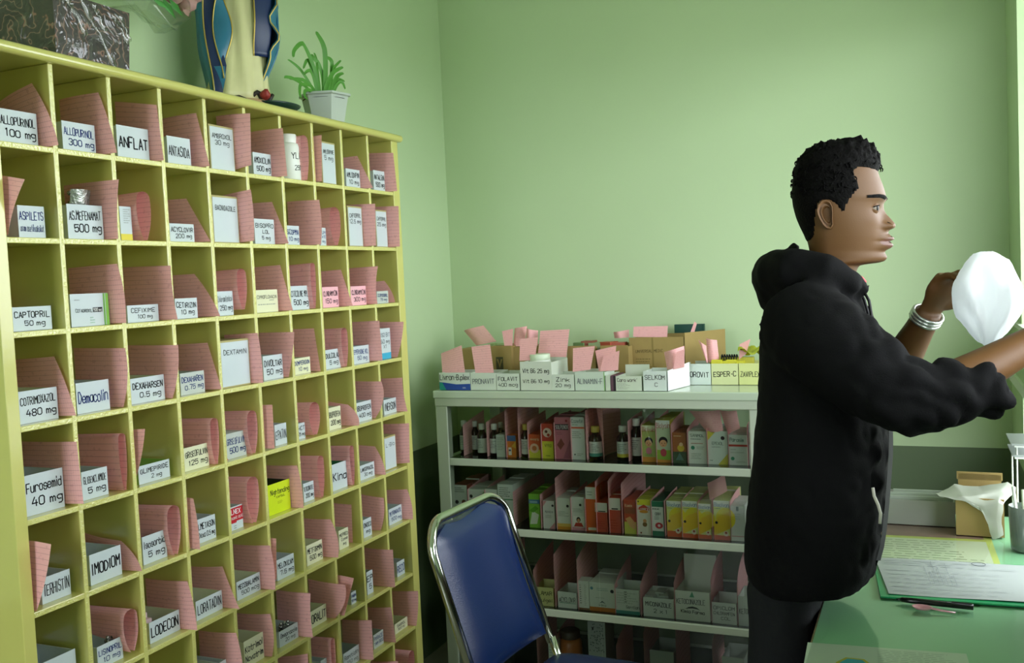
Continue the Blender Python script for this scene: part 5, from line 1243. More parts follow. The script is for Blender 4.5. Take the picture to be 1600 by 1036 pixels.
# green clip folder with a filled-in form
Qf = [pz(1362, 872, ZP), pz(1660, 893, ZP), pz(1640, 949, ZP), pz(1377, 934, ZP)]
gx = Vector((0, 0, 0))
Qf = [Vector((-.116, 2.262, 0)), Vector((.235, 2.29, 0)), Vector((.235, 2.018, 0)), Vector((-.09, 2.0, 0))]
q = MB(); c0 = Vector((Qf[3].x, Qf[3].y, ZP)); bt_ = [Vector((p.x, p.y, ZP)) - c0 for p in Qf]
q.add([*bt_, *[p + Vector((0, 0, .003)) for p in bt_]], [(0, 1, 2, 3), (7, 6, 5, 4), (0, 4, 5, 1), (1, 5, 6, 2), (2, 6, 7, 3), (3, 7, 4, 0)])
fo = q.build('clip_folder', mat('green plastic folder', '#15925a', .35, .5), None, loc=c0); tag(fo, 'green plastic folder lying under the filled-in form', 'folder')
Qs = [Vector((-.112, 2.262, 0)), Vector((.235, 2.285, 0)), Vector((.235, 2.036, 0)), Vector((-.075, 2.016, 0))]
o = sheet('form_sheet', Qs, ZP + .0036, M_sheet2, 'white filled-in form lying on the green folder', 'paper', wav=.002)
writing(o, [Qs[0], Qs[1], Qs[2], Qs[3]], ZP + .0062, 6, '#8b9195', seed=8, th=.07, zr=(.05, .7))
writing(o, [Qs[0], Qs[1], Qs[2], Qs[3]], ZP + .0063, 3, '#979ea2', seed=9, th=.16, zr=(.78, .95), fill=.6)
writing(o, [Qs[3], Qs[0], Qs[1], Qs[2]], ZP + .0064, 7, '#838a8f', seed=10, th=.14, zr=(.56, .74), xr=(.3, .95), fill=.6, name='sideways_print')
q = MB(); q.tube([(0.014 * math.cos(t), .012 * math.sin(t), 0) for t in [2 * math.pi * i / 16 for i in range(17)]], .0006, 5)
p = pz(1529, 886, ZP); q.build('round_stamp', flat('#4a5258'), o, loc=Vector((p.x, p.y, ZP + .0062)) - o.location)
# pen and dosing spoon
A = pz(1400, 936, ZP + .0052); B = pz(1521, 949, ZP + .0052)
pen = empty('ballpoint_pen', (A + B) / 2, math.atan2(B.y - A.y, B.x - A.x)); tag(pen, 'black ballpoint pen lying below the green folder', 'pen')
L_ = (B - A).length / 2
q = MB(); q.tube([(-L_ * .86, 0, 0), (-L_ * .6, 0, 0), (L_, 0, 0)], [.0045, .0056, .0056], 12); q.build('barrel', mat('black pen plastic', '#141615', .3), pen, True)
q = MB(); q.tube([(-L_, 0, 0), (-L_ * .86, 0, 0)], [.0009, .0034], 10); q.build('tip', mat('pen tip', '#2a2c2c', .3, metal=.5), pen, True)
q = MB(); q.box((L_ * .45, -.001, .0054), (L_ * .98, .001, .0072)); q.build('clip', MATS['black pen plastic'], pen)
A = pz(1450, 951, ZP); B = pz(1497, 957, ZP)
sp = empty('dosing_spoon', (A.x - .004, A.y - .012, ZP), math.atan2(B.y - A.y, B.x - A.x)); tag(sp, 'small pink plastic dosing spoon beside the black pen', 'spoon')
M_spoon = mat('pink plastic', '#d99aa8', .3, .5)
q = MB(); q.lathe([(.003, .001), (.009, .002), (.0125, .006), (.013, .007), (.0118, .0065), (.0075, .0032), (.001, .002)], 20, 0, (-.006, 0, 0), 1.45, .95); q.build('bowl', M_spoon, sp, True)
q = MB(); q.tube([(.008, 0, .006), (.03, 0, .0035), (.052, 0, .003)], [.0042, .0036, .003], 8, flat_=.4, ref=(0, 1, 0)); q.build('handle', M_spoon, sp, True)
# white shallow tray at the far end
ta = pz(1372, 817, ZP); tb = pz(1490, 822, ZP); th_ = onY(1430, 782, ta.y).z - ZP
tr_ = empty('paper_tray', (.0, 0, 0)); tr_.location = ((-.125 + .062) / 2, ta.y, ZP); tag(tr_, 'low white cardboard tray with envelopes at the desk end', 'tray')
q, _ = open_carton(.19, .11, th_, .002, th_ + .002); q.build('tray_body', mat('grey white board', '#a3a59e', .6), tr_)
for i in range(3):
    q = MB(); q.box((-.09 + .02 * i, .02 + .025 * i, .003), (.07 + .01 * i, .024 + .025 * i, th_ + .006 + .003 * i)); q.build('envelope', M_sheet, tr_)
# cardboard box with a white plastic bag draped over it
ca = pz(1497, 836, ZP); cb = pz(1552, 842, ZP); chh = onY(1520, 768, ca.y + .02).z - ZP
cbx = empty('cardboard_box', (.115, ca.y, ZP), -.05); tag(cbx, 'brown cardboard box holding a white plastic bag, far desk end', 'box')
q, _ = open_carton(.105, .16, chh - .012, .003, chh + .015); q.build('box_body', M_kraft, cbx)
q = MB(); q.box((-.0525, .157, chh), (.0525, .16, chh + .02), 0); q.build('back_flap', M_kraft, cbx)
M_bag = mat('white thin plastic', '#c6cbbf', .35, .5, tl=.35)
def drape(name, pts, m, parent=None, loc=None, wr=.004, sc=40):
    q = MB(); nr, nc = len(pts), len(pts[0]); k = 5; G = []
    for i in range((nr - 1) * k + 1):
        row = []
        a = i / k; i0 = min(int(a), nr - 2); s = a - i0; s = s * s * (3 - 2 * s)
        for j in range((nc - 1) * k + 1):
            b_ = j / k; j0 = min(int(b_), nc - 2); t = b_ - j0; t = t * t * (3 - 2 * t)
            p = Vector(pts[i0][j0]).lerp(Vector(pts[i0][j0 + 1]), t).lerp(Vector(pts[i0 + 1][j0]).lerp(Vector(pts[i0 + 1][j0 + 1]), t), s)
            p += Vector((noise.noise(p * sc), noise.noise(p * sc + Vector((9, 0, 0))), noise.noise(p * sc + Vector((0, 7, 0))))) * wr
            row.append(p)
        G.append(row)
    q.grid(G); return q.build(name, m, parent, True, loc)
cy = ca.y; g = lambda u, v, Y: onY(u, v, Y) - Vector((.115, cy, ZP))
bagd = drape('plastic_bag', [[g(1462, 772, cy + .02), g(1492, 757, cy + .06), g(1530, 760, cy + .09), g(1575, 752, cy + .10), g(1590, 762, cy + .08)],
    [g(1470, 776, cy), g(1505, 778, cy - .006), g(1535, 772, cy + .01), g(1562, 770, cy + .03), g(1580, 775, cy + .03)],
    [g(1478, 779, cy - .006), g(1515, 784, cy - .01), g(1535, 790, cy - .012), g(1560, 785, cy - .012), g(1568, 788, cy - .008)],
    [g(1500, 782, cy - .01), g(1530, 792, cy - .012), g(1545, 815, cy - .012), g(1558, 812, cy - .012), g(1566, 808, cy - .010)],
    [g(1527, 790, cy - .012), g(1540, 810, cy - .012), g(1552, 843, cy - .012), g(1562, 840, cy - .012), g(1568, 835, cy - .010)]], M_bag, None, (.115, cy, ZP))
tag(bagd, 'thin white plastic bag draped over the brown cardboard box', 'bag')
# grey tumbler with odds and ends
tp = onZ(1592, 858, ZP)
tm = empty('plastic_tumbler', (.205, tp.y, ZP)); tag(tm, 'smoky plastic tumbler of pens at the desk\'s far right', 'tumbler')
r_ = .036; hh_ = onY(1590, 790, tp.y).z - ZP
q = MB(); q.lathe([(r_ * .85, 0), (r_ * .88, .003), (r_, hh_), (r_ * .95, hh_), (r_ * .82, .006), (.001, .006)], 24); q.build('cup', mat('smoky plastic', '#5f6a60', .2, .5, alpha=.75), tm, True)
for i in range(4):
    q = MB(); a_ = i * 1.7; q.tube([(.012 * math.cos(a_), .012 * math.sin(a_), .008), (.026 * math.cos(a_), .026 * math.sin(a_), hh_ + .02 + .012 * i)], .0035, 8)
    o = q.build('pen', mat(['dark green pen', 'pale pen', 'white pen', 'brown pen'][i], ['#3a6a3a', '#a9b39a', '#cdd2c8', '#6a4a30'][i], .4), None, True, loc=tm.location); tag(o, '%s pen standing in the smoky tumbler' % ['dark green', 'greenish grey', 'white', 'brown'][i], 'pen', 'pens in the tumbler')
# papers on a small letter rack in the hatch
lr = empty('letter_rack', (.226, 2.66, ZP)); tag(lr, 'white wire letter rack with papers against the window wall', 'letter rack')
M_wire = mat('white wire', '#d0d5d0', .35)
zt = .962 - ZP
for (x, y) in ((-.024, -.07), (.027, -.07), (-.024, .07), (.027, .07)):
    q = MB(); q.tube([(x, y, 0), (x, y, zt + .005)], .002, 8); q.build('leg', M_wire, lr, True)
q = MB(); q.box((-.029, -.075, zt - .03), (.029, .075, zt - .026)); q.build('lower_shelf', M_wire, lr)
q = MB(); q.box((-.029, -.075, zt - .002), (.029, .075, zt + .002)); q.build('upper_shelf', M_wire, lr)
for i in range(4):
    q = MB(); q.box((-.031 - .003 * (i % 2), -.074, .0012 * i), (.029, .07 + .003 * i, .0012 * i + .001)); o = q.build('paper_sheet', M_sheet2, None, loc=Vector((.226, 2.66, ZP + zt - .0255))); tag(o, 'white paper on the lower shelf of the letter rack, %s from the bottom' % ORD[i + 1], 'paper', 'papers on the letter rack')
    q = MB(); q.box((-.034 - .003 * (i % 2), -.075, .0012 * i), (.029, .07 + .003 * i, .0012 * i + .001)); o = q.build('paper_sheet', M_sheet2, None, loc=Vector((.226, 2.66, ZP + zt + .0025))); tag(o, 'white paper on the upper shelf of the letter rack, %s from the bottom' % ORD[i + 1], 'paper', 'papers on the letter rack')
# ------------------------------------------------------------------ the man at the window
YH = 1.935; YT = 1.95
CR['F'] = (1220, 210, .23175)
hp = lambda x, y: onY(*px('F', x, y), YH)
M_skin = mat('brown skin', '#593c1f', .52, .3, bump=.04, bscale=350, vary=.06, vscale=12)
M_lip = mat('lips', '#5c3a2d', .4, .4); M_hair = mat('black hair', '#060505', .75, .08, bump=.6, bscale=240)
M_hood = mat('black cotton hoodie', '#070708', .9, .12, bump=.25, bscale=420, sheen=.0); M_trou = mat('charcoal trousers', '#1a1b1d', .85, .15, bump=.2, bscale=300)
def itp(tab, y):
    """smooth curve through the table's points"""
    n = len(tab)
    if y <= tab[0][0]: return tab[0][1]
    if y >= tab[-1][0]: return tab[-1][1]
    i = 0
    while tab[i + 1][0] < y: i += 1
    (x1, v1), (x2, v2) = tab[i], tab[i + 1]; h = x2 - x1; d = (v2 - v1) / h
    def slope(k):
        if k == 0: return (tab[1][1] - tab[0][1]) / (tab[1][0] - tab[0][0])
        if k == n - 1: return (tab[-1][1] - tab[-2][1]) / (tab[-1][0] - tab[-2][0])
        a = (tab[k][1] - tab[k - 1][1]) / (tab[k][0] - tab[k - 1][0]); c = (tab[k + 1][1] - tab[k][1]) / (tab[k + 1][0] - tab[k][0])
        return 0 if a * c <= 0 else 2 * a * c / (a + c)
    m1, m2 = slope(i), slope(i + 1); t = (y - x1) / h
    return v1 * (2 * t**3 - 3 * t**2 + 1) + v2 * (3 * t**2 - 2 * t**3) + h * (m1 * (t**3 - 2 * t**2 + t) + m2 * (t**3 - t**2))
HF = [(92, 470), (100, 525), (115, 562), (140, 594), (180, 624), (230, 648), (290, 668), (340, 688), (400, 706), (432, 711), (470, 694), (510, 686), (560, 684), (610, 688), (650, 693), (700, 697), (740, 696), (785, 694), (830, 707), (850, 697), (866, 655), (874, 590), (884, 535), (905, 518), (960, 502), (1060, 505)]
HB = [(92, 400), (100, 330), (115, 268), (140, 208), (180, 156), (230, 120), (290, 98), (340, 88), (400, 84), (470, 90), (540, 106), (610, 132), (680, 165), (740, 185), (800, 195), (900, 190), (1060, 175)]
HW = [(92, .012), (100, .030), (115, .045), (140, .057), (180, .067), (230, .073), (290, .0765), (340, .078), (400, .0785), (470, .077), (540, .075), (610, .0715), (680, .067), (740, .0625), (800, .058), (850, .056), (900, .056), (960, .058), (1060, .07)]
HN = [(470, 0), (490, 5), (510, 12), (540, 30), (562, 52), (590, 75), (602, 83), (612, 86), (622, 83), (631, 74), (640, 54), (650, 27), (660, 6), (668, 0)]
HLp = [(645, 0), (655, 20), (670, 33), (688, 53), (702, 69), (712, 62), (721, 36), (729, 46), (746, 63), (764, 50), (784, 14), (800, 6), (825, 10), (850, 6), (870, 0)]
PXM = (hp(400, 500) - hp(300, 500)).length / 100
def head_pt(t, y, grow=0.0):
    f, b, w = itp(HF, y), itp(HB, y), itp(HW, y)
    cx = 345 if y < 860 else 345 + (y - 860) * .0
    cx = min(cx, (f + b) / 2 + 60)
    ct, sn = math.cos(t), math.sin(t)
    e = itp([(200, 1.0), (300, .88), (600, .88), (860, 1.3), (900, 1.0)], y)
    lat = w * math.copysign(abs(sn) ** (e if ct > 0 else .95), sn)
    if ct >= 0:
        x = cx + (f - cx) * ct
        sg = .0075 + .0082 * max(0, min(1, (y - 500) / 110)); x += itp(HN, y) * math.exp(-(lat / sg) ** 2)
        al = math.exp(-((abs(lat) - .0155) / .0062) ** 2) * math.exp(-((y - 619) / 23) ** 2) * 44; x += al
        x += itp(HLp, y) * math.exp(-(lat / .021) ** 2)
        x -= 18 * math.exp(-((abs(lat) - .031) / .015) ** 2) * math.exp(-((y - 505) / 36) ** 2)
        x += 10 * math.exp(-((abs(lat) - .030) / .02) ** 2) * math.exp(-((y - 432) / 20) ** 2)
        x += 10 * math.exp(-((abs(lat) - .045) / .016) ** 2) * math.exp(-((y - 580) / 45) ** 2)
        x -= 7 * math.exp(-((abs(lat) - .028) / .007) ** 2) * math.exp(-((y - 715) / 40) ** 2)
    else:
        x = cx + (cx - b) * ct
    p = hp(x, y)
    return Vector((p.x, YH + lat, p.z)), x
NT, NZ = 132, 150
TA = [2 * math.pi * (u - .62 * math.sin(2 * math.pi * u) / (2 * math.pi)) for u in [i / NT for i in range(NT)]]
ZA = [92 + (1060 - 92) * (i / (NZ - 1)) ** 1.0 for i in range(NZ)]
HV = [[head_pt(t, y) for t in TA] for y in ZA]
body = MB()
k0 = len(body.v)
body.loft([[p for p, x in r] for r in HV], 0, True)
for fi in range(len(body.f)):                      # lips take their own colour
    f = body.f[fi]
    if len(f) == 4:
        i = f[0] // NT; j = f[0] % NT; y = ZA[min(i, NZ - 1)]; p = HV[min(i, NZ - 1)][j][0]; l_ = abs(p.y - YH)
        if math.cos(TA[j]) > .5 and l_ < .025 and abs(y - 724) < 42 * (1 - (l_ / .026) ** 2) ** .8: body.mi[fi] = 1
# ears
EC = [(275, 525), (284, 490), (305, 466), (332, 460), (356, 472), (370, 500), (374, 540), (372, 585), (374, 620), (362, 646), (336, 646), (312, 622), (292, 585), (279, 552)]
ecx, ecy = 328, 555
for sg in (-1, 1):
    rings = []
    for sc, raise_, bk in ((1.0, -.012, 0), (1.02, .006, .010), (.97, .011, .013), (.88, .010, .012), (.78, .004, .008), (.66, .008, .008), (.54, .004, .004), (.34, -.005, 0), (.08, -.010, 0)):
        ring = []
        for (x, y) in EC:
            xx = ecx + (x - ecx) * sc + (14 * (1 - sc)); yy = ecy + (y - ecy) * sc
            p = hp(xx, yy); w = itp(HW, yy)
            ring.append(Vector((p.x, YH + sg * (w * .965 + raise_ + bk * max(0, (345 - xx) / 70)), p.z)))
        rings.append(ring if sg < 0 else ring[::-1])
    body.loft(rings, 0, True)
# arms, hands and the trunk under the clothes as one skin
def hand(mb, wrist, d, n, up_side, open_=.55, s=1.0, rw=.026):
    """palm from the wrist along d, palm facing n; fingers bend towards n; thumb on the up_side"""
    d = d.normalized(); n = (n - d * n.dot(d)).normalized(); sd = d.cross(n).normalized() * up_side
    mb.tube([wrist, wrist + d * .02 * s, wrist + d * .05 * s, wrist + d * .085 * s], [rw, .028 * s, .040 * s, .038 * s], 14, ref=tuple(sd), flat_=.45)
    lens = [.075, .082, .077, .062]
    for i in range(4):
        o = wrist + d * (.080 - .006 * abs(i - 1)) * s + sd * (.028 - .0187 * i) * s
        a = 0; p = o; pts = [o - d * .02 * s, o]; rr = [.0095 * s, .0093 * s]
        for k, (fr, bend) in enumerate(((.46, open_), (.30, open_ * 1.15), (.24, open_ * .8))):
            a += bend; p = p + (d * math.cos(a) + n * math.sin(a)) * lens[i] * fr * s; pts.append(p); rr.append((.0088 - .0008 * k) * s)
        mb.tube(pts, rr, 10)
    o = wrist + d * .022 * s + sd * .022 * s
    p1 = o + (d * .6 + sd * .75 + n * .25).normalized() * .036 * s; p2 = p1 + (d * .85 + sd * .15 + n * .5).normalized() * .030 * s; p3 = p2 + (d * .9 - sd * .1 + n * .5).normalized() * .024 * s
    mb.tube([o - d * .004, o, p1, p2, p3], [.012 * s, .014 * s, .0115 * s, .0098 * s, .0082 * s], 10)
sk = MB()
v3 = lambda u, v, Y: onY(u, v, Y)
# near arm
sh_n, el_n, wr_n = v3(1268, 520, 1.79), v3(1442, 628, 1.735), v3(1640, 520, 1.86)
fm = el_n.lerp(wr_n, .45)
sk.tube([sh_n, sh_n.lerp(el_n, .5), el_n, el_n.lerp(wr_n, .25), fm, el_n.lerp(wr_n, .8), wr_n], [.055, .048, .040, .041, .036, .029, .026], 16)
hand(sk, wr_n, Vector((.25, .25, .9)), Vector((-.7, .5, .1)), -1, .5)
# far arm
sh_f, el_f, wr_f = v3(1292, 505, 2.10), v3(1392, 592, 2.16), v3(1452, 487, 2.075)
sk.tube([sh_f, sh_f.lerp(el_f, .5), el_f, el_f.lerp(wr_f, .3), el_f.lerp(wr_f, .75), wr_f], [.055, .048, .040, .038, .029, .0265], 16)
hd = v3(1490, 432, 2.045) - wr_f
hand(sk, wr_f, hd, Vector((.55, -.75, -.25)), 1, .5)
# trunk core and legs under the clothes
cx_ = lambda u, v: v3(u, v, YT)
sk.loft([[cx_(u, v) + Vector((rx * math.cos(t), ry * math.sin(t), 0)) for t in [2 * math.pi * j / 20 for j in range(20)]] for u, v, rx, ry in ((1285, 440, .05, .05), (1282, 500, .085, .15), (1280, 620, .10, .16), (1278, 760, .08, .13), (1262, 880, .06, .12))])
for yy in (1.87, 2.03):
    hip = v3(1245, 920, YT); sk.tube([Vector((hip.x - .02, yy, .80)), Vector((hip.x - .028, yy, .45)), Vector((hip.x - .034, yy, .06))], [.045, .038, .032], 14)
sv, sf = remesh(sk, .0048, 5)
k0 = len(body.v); body.v += [tuple(p) for p in sv]; body.f += [tuple(k0 + i for i in f) for f in sf]; body.mi += [0] * len(sf)
man = body.build('person', [M_skin, M_lip], None, True)
tag(man, 'man in a black hoodie seen in profile, handling a bag at the window', 'person')
# eyes with lids
for sg in (-1, 1):
    c = hp(622, 503); c = Vector((c.x, YH + sg * .0305, c.z)); r = .0118
    q = MB()
    q.loft([[c + Vector((r * math.cos(a), r * math.sin(a) * math.cos(t), r * math.sin(a) * math.sin(t))) for t in [2 * math.pi * j / 18 for j in range(18)]] for a in [math.pi * i / 12 * .98 + .02 for i in range(12)]])
    e = q.build('eye', mat('eye white', '#7a7166', .6, .2), man, True)
    q = MB(); q.loft([[c + Vector((r * 1.012 * math.cos(a), r * 1.012 * math.sin(a) * math.cos(t), r * 1.012 * math.sin(a) * math.sin(t))) for t in [2 * math.pi * j / 18 for j in range(18)]] for a in (.02, .3, .62, .85)]); q.build('iris', mat('dark iris', '#120c08', .5, .2), e, True)
    for nm, a0, a1 in (('upper_eyelid', .34, 1.75), ('lower_eyelid', -1.6, -.5)):
        q = MB(); P = []
        for i in range(8):
            el = a0 + (a1 - a0) * i / 7
            P.append([c + Vector((r * 1.08 * math.cos(el) * math.cos(az), r * 1.2 * math.sin(az), r * 1.13 * math.sin(el) * math.cos(az * .9))) for az in [math.radians(-82 + 164 * j / 12) for j in range(13)]])
        q.grid(P); lid = q.build(nm, M_skin, man, True)
        if nm[0] == 'u': q = MB(); q.tube([p + Vector((.0006, 0, 0)) for p in P[0]], .0009, 6); q.build('lash_line', M_hair, lid, True)
    # brow
    q = MB(); P = []
    for i in range(5):
        row = []
        for j in range(10):
            u = j / 9; t = math.radians(12 + 36 * u); y = 424 + 15 * abs(u - .45) * 1.0 + (i - 2) * (8 - 3.6 * u)
            p, x = head_pt(sg * t if sg > 0 else 2 * math.pi - t, y); p.x += .0022 * (1 - abs(i - 2) / 2.2); p.y += sg * .0010; row.append(p)
        P.append(row)
    q.grid(P); q.build('eyebrow', M_hair, man, True)
# hair: a thick textured cap bounded by the hairline
HP = [(668, 258), (640, 246), (600, 240), (540, 238), (505, 262), (530, 330), (548, 378), (500, 432), (470, 480), (440, 552), (418, 520), (395, 485), (350, 458), (310, 456), (278, 486), (262, 540), (256, 620), (246, 690), (215, 718), (165, 732), (30, 740), (20, 40), (700, 40)]
def inside(x, y):
    c = False; n = len(HP)
    for i in range(n):
        x1, y1 = HP[i]; x2, y2 = HP[(i + 1) % n]
        if (y1 > y) != (y2 > y) and x < (x2 - x1) * (y - y1) / (y2 - y1) + x1: c = not c
    return c
def sdist(x, y):
    d = 1e9; n = len(HP)
    for i in range(n):
        x1, y1 = HP[i]; x2, y2 = HP[(i + 1) % n]; dx, dy = x2 - x1, y2 - y1
        t = max(0, min(1, ((x - x1) * dx + (y - y1) * dy) / (dx * dx + dy * dy))); d = min(d, math.hypot(x - x1 - t * dx, y - y1 - t * dy))
    return d if inside(x, y) else -d
hc = hp(370, 380); hc = Vector((hc.x, YH, hc.z)); q = MB(); G = []
for i, y in enumerate(ZA):
    if y > 780: break
    row = []
    for j in range(NT):
        p, x = HV[i][j]; d = sdist(x, y)
        top = max(0, min(1, (330 - y) / 200)); thick = .004 + .009 * top + .006 * top * max(0, math.cos(TA[j]))
        m = max(0, min(1, d / 26)); nrm = (p - hc).normalized()
        if y < 200: nrm = (nrm + Vector((0, 0, .5 * (1 - y / 200)))).normalized()
        cur = .6 + .75 * abs(noise.noise(p * 75)) + .55 * abs(noise.noise(p * 150 + Vector((3, 1, 7))))
        off = thick * m * (1 - .45 * (1 - top)) * (1 + (cur - .9) * (.8 * top + .15)) if d > 0 else -.003
        row.append(p + nrm * off)
    G.append(row)
q.loft(G, 0, False); q.f.append(tuple(range(NT))); q.mi.append(0)
hair = q.build('hair', M_hair, man, True)
# curls breaking the outline on top
q = MB(); rn = random.Random(5)
for k in range(620):
    t = rn.uniform(0, 2 * math.pi); y = rn.uniform(96, 420); p, x = head_pt(t, y)
    if sdist(x, y) < 8: continue
    nrm = (p - hc).normalized(); top = max(0, min(1, (330 - y) / 200)); b0 = p + nrm * (.003 + .006 * top)
    ax = nrm.orthogonal().normalized(); ax = (Matrix.Rotation(rn.uniform(0, 6.28), 3, nrm) @ ax); bx = nrm.cross(ax); rr = rn.uniform(.0014, .0032) * (.45 + .55 * max(0, min(1, (330 - y) / 160)))
    q.tube([b0 + ax * (rr * math.cos(a) - rr) + nrm * (rr * 1.3 * math.sin(a)) + bx * .002 * a for a in [i * .6 for i in range(7)]], [.0012, .0014, .0014, .0013, .0012, .001, .0006], 5)
q.build('curls', M_hair, hair, True)

# hoodie ---------------------------------------------------------------------
hm = MB()
RG = [(432, 1232, 1322, .070), (450, 1214, 1338, .120), (478, 1202, 1354, .172), (520, 1195, 1368, .200), (580, 1190, 1380, .205), (640, 1185, 1386, .203), (700, 1179, 1389, .203), (760, 1174, 1386, .203), (820, 1170, 1380, .200), (860, 1169, 1373, .196), (884, 1173, 1364, .190), (897, 1182, 1352, .182)]
rings = []
for (y, b_, f_, ry) in RG:
    B = onY(b_, y, YT); F_ = onY(f_, y, YT); c = (B + F_) / 2; rx = (F_.x - B.x) / 2
    rings.append([Vector((c.x + rx * math.copysign(abs(math.cos(t)) ** .85, math.cos(t)), YT + ry * math.copysign(abs(math.sin(t)) ** .9, math.sin(t)), c.z)) for t in [2 * math.pi * j / 48 for j in range(48)]])
hm.loft(rings)
# near sleeve with pushed-up bunched cuff
def sleeve(mb, pts, rad, puff):
    P = []; Rr = []
    n = len(pts)
    for i in range(n - 1):
        for k in range(8):
            t = k / 8; a = i + t
            p0, p1, p2, p3 = pts[max(i - 1, 0)], pts[i], pts[i + 1], pts[min(i + 2, n - 1)]
            P.append(.5 * ((2 * p1) + (p2 - p0) * t + (2 * p0 - 5 * p1 + 4 * p2 - p3) * t * t + (3 * p1 - p0 - 3 * p2 + p3) * t ** 3))
            r = rad[i] + (rad[i + 1] - rad[i]) * t
            Rr.append(r * (1 + puff * max(0, (a / (n - 1) - .45)) * math.sin(a * 5.2)))
    P.append(pts[-1]); Rr.append(rad[-1])
    mb.tube(P, Rr, 22)
sleeve(hm, [v3(1250, 500, 1.83), v3(1285, 530, 1.775), v3(1360, 590, 1.735), v3(1440, 625, 1.732), v3(1495, 612, 1.76), v3(1540, 604, 1.785), v3(1556, 596, 1.795)], [.085, .086, .075, .060, .052, .049, .040], .16)
hm.tube([v3(1500, 634, 1.755), v3(1520, 622, 1.768), v3(1532, 608, 1.78)], [.024, .034, .030], 14)
sleeve(hm, [v3(1285, 505, 2.08), v3(1330, 545, 2.13), v3(1385, 590, 2.155), v3(1402, 562, 2.14)], [.085, .078, .062, .046], .1)
# hood rolled round the neck
pts = [v3(1352, 452, 1.915), v3(1330, 440, 1.868), v3(1290, 424, 1.835), v3(1245, 424, 1.85), v3(1222, 430, 1.90), v3(1216, 432, 1.95), v3(1222, 430, 2.0), v3(1245, 424, 2.05), v3(1290, 424, 2.065), v3(1330, 440, 2.03), v3(1352, 452, 1.985)]
hm.tube(pts, [.014, .022, .034, .046, .050, .052, .050, .046, .034, .022, .014], 18, ref=(0, 0, 1))
hm.tube([v3(1222, 415, 1.95), v3(1212, 445, 1.95), v3(1214, 478, 1.95)], [.034, .044, .028], 18, flat_=1.9, ref=(1, 0, 0))
hm.tube([v3(1246, 388, 1.915), v3(1240, 384, 1.95), v3(1246, 388, 1.985)], [.006, .008, .006], 8)
def folds(p):
    a = noise.noise(Vector((p.x * 7, p.y * 7, p.z * 9))) * .007
    near = max(0, min(1, (p.x + .14) * 8))
    b = (abs(noise.noise(Vector((p.x * 22 + p.z * 16, p.y * 20, p.z * 20 - p.x * 14)))) - .22) * .012 * (.3 + 1.5 * near)
    return a + b
hv, hf = remesh(hm, .0068, 5, folds)
q = MB(); q.v = [tuple(p) for p in hv]; q.f = hf; q.mi = [0] * len(hf); hood = q.build('hoodie', M_hood, man, True)
# collar, strings, zip
for dy_ in (-.06, .06):
    q = MB(); yc_ = YT + dy_ - .0
    P = [[v3(*p_, yc_) + Vector((0, o_ * (1 if dy_ < 0 else -1), 0)) for p_, o_ in r_] for r_ in (
        (((1322, 420), .004), ((1332, 422), .0), ((1341, 428), .010), ((1348, 434), .03)), (((1326, 428), .0), ((1336, 430), -.006), ((1345, 434), .004), ((1353, 440), .026)), (((1330, 438), .002), ((1338, 440), -.004), ((1346, 442), .008), ((1351, 446), .028)))]
    q.grid(P); q.build('shirt_collar', mat('red shirt collar', '#c01f2a', .6), man, True)
for (Y_, a_, l_) in ((1.905, (1348, 452), ((1358, 470), (1362, 495), (1371, 524))), (1.93, (1342, 450), ((1351, 470), (1357, 490), (1362, 514)))):
    q = MB(); q.tube([v3(*a_, Y_)] + [v3(*l, Y_ - .012) for l in l_], .0028, 8); q.build('drawstring', mat('black cord', '#08080a', .6), man, True)
fr = [(RG[i][2], RG[i][0]) for i in range(2, 11)]
q = MB(); q.tube([v3(u + 1, v, YT - .03) + Vector((.002, 0, 0)) for u, v in fr], .004, 8, flat_=.5); q.build('zipper', mat('dark zipper', '#0b0b0d', .6, .2), man, True)
q = MB(); P = []
for i in range(12):
    s = i / 11; v = 650 + 225 * s; f_ = itp([(r[0], r[2]) for r in RG], v)
    P.append([v3(f_ - 12 + 7 * u, v, YT - .115 + .04 * u) + Vector((.014 - .002 * math.sin(math.pi * s), 0, 0)) for u in (0, .33, .66, 1)])
q.grid(P); q.build('lining', mat('navy lining', '#0b0c12', .7, .2), man, True)
q = MB(); q.tube([v3(u, v, YT - .16) + Vector((.004, -.0, 0)) for u, v in ((1360, 762), (1362, 775), (1368, 788), (1372, 802), (1371, 818))], .0028, 8); q.build('zipper_pull', mat('pale cord pull', '#b9b4a8', .4), man, True)
# watch
ax = (wr_f - el_f).normalized(); c = el_f.lerp(wr_f, .93); a = ax.orthogonal().normalized(); b_ = ax.cross(a)
q = MB()
for dz_ in (-.007, 0, .007):
    q.tube([c + ax * dz_ + (a * math.cos(t) + b_ * math.sin(t)) * .029 for t in [2 * math.pi * i / 24 for i in range(25)]], .0036, 8)
q.build('wristwatch_band', mat('steel band', '#b7bcb6', .25, .5, metal=.8), man, True)
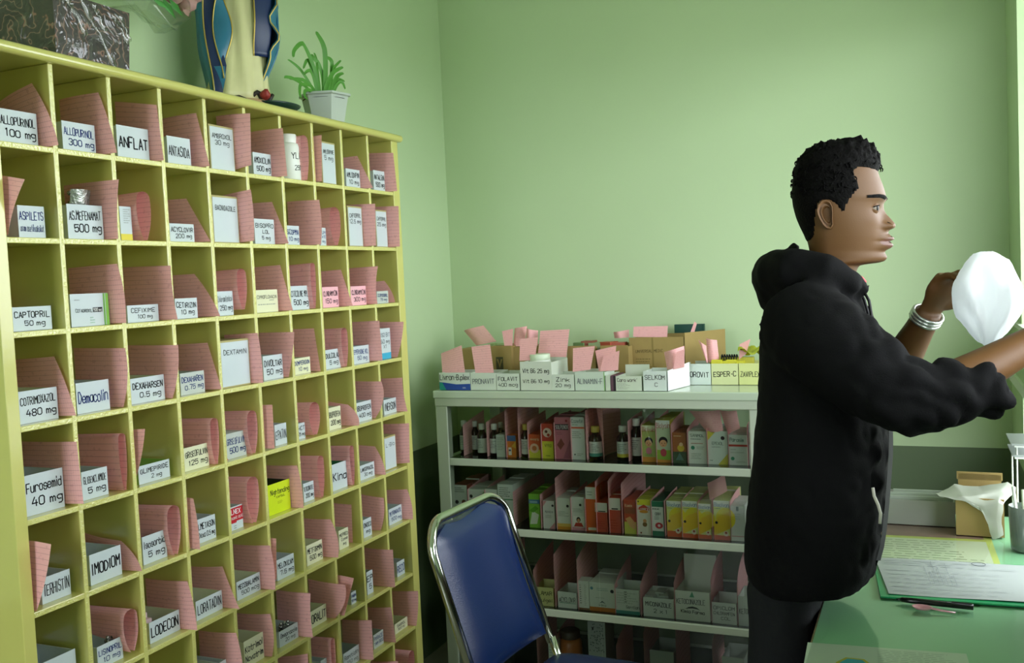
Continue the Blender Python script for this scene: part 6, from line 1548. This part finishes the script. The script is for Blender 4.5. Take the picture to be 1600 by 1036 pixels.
# trousers and shoes
tm_ = MB(); hx = v3(1240, 930, YT).x
tm_.loft([[Vector((hx - .008 + rx * math.cos(t), YT + ry * math.sin(t), z)) for t in [2 * math.pi * j / 24 for j in range(24)]] for z, rx, ry in ((.92, .08, .15), (.80, .074, .15), (.74, .06, .145))])
for yy in (1.868, 2.032):
    tm_.tube([Vector((hx - .015, yy, .80)), Vector((hx - .022, yy, .60)), Vector((hx - .02, yy, .44)), Vector((hx - .03, yy, .2)), Vector((hx - .03, yy, .05))], [.064, .059, .056, .052, .054], 20)
tv, tf = remesh(tm_, .008, 5, lambda p: noise.noise(p * 9) * .006)
q = MB(); q.v = [tuple(p) for p in tv]; q.f = tf; q.mi = [0] * len(tf); q.build('trousers', M_trou, man, True)
for yy in (1.868, 2.032):
    q = MB(); q.loft([[Vector((x, yy + ry * math.cos(t), max(.002, .002 + rz * (1 + math.sin(t))))) for t in [2 * math.pi * j / 16 for j in range(16)]] for x, ry, rz in ((hx - .12, .02, .02), (hx - .10, .036, .04), (hx - .04, .042, .045), (hx + .04, .046, .03), (hx + .10, .042, .022), (hx + .135, .02, .012))])
    q.build('shoe', mat('black shoe', '#101010', .4), man, True)

# white bag handed over -------------------------------------------------------
M_wbag = mat('white crinkled plastic', '#eef1f4', .35, .4, tl=.45)
bc = v3(1543, 468, 1.985); q = MB(); nb, nr = 40, 30; rings = []
rx_, rz_ = (v3(1597, 468, 1.985) - v3(1490, 468, 1.985)).x / 2, (v3(1543, 394, 1.985) - v3(1543, 540, 1.985)).z / 2
for i in range(nr):
    a = -math.pi / 2 + math.pi * (.02 + .96 * i / (nr - 1)); ring = []
    for j in range(nb):
        t = 2 * math.pi * j / nb
        d = Vector((math.cos(a) * math.cos(t), math.cos(a) * math.sin(t), math.sin(a)))
        sq = 1 + .10 * (abs(d.x) ** 3 + abs(d.z) ** 3) - .05
        k = 1 + .07 * noise.noise(d * 2.6) + .045 * abs(noise.noise(Vector((d.x * 9, d.y * 9, d.z * 2.2))))
        pin = .30 * math.exp(-((d.x * 3) ** 2)) * (1 - abs(d.z)) ** .5
        phi = math.atan2(d.x, d.z + 1.15)
        pleat = 1 + .16 * math.sin(13 * phi + 2 * noise.noise(d * 2)) * (1 - .5 * max(0, d.z))
        p = Vector((rx_ * d.x * sq * k * (1 - .42 * max(0, -d.z) ** 1.6), .045 * d.y * (1 - pin) * k * pleat, rz_ * d.z * k))
        ring.append(bc + p)
    rings.append(ring)
q.loft(rings)
bag = q.build('white_bag', M_wbag, None, True); tag(bag, 'crumpled white plastic bag held between the man\'s hands', 'bag')
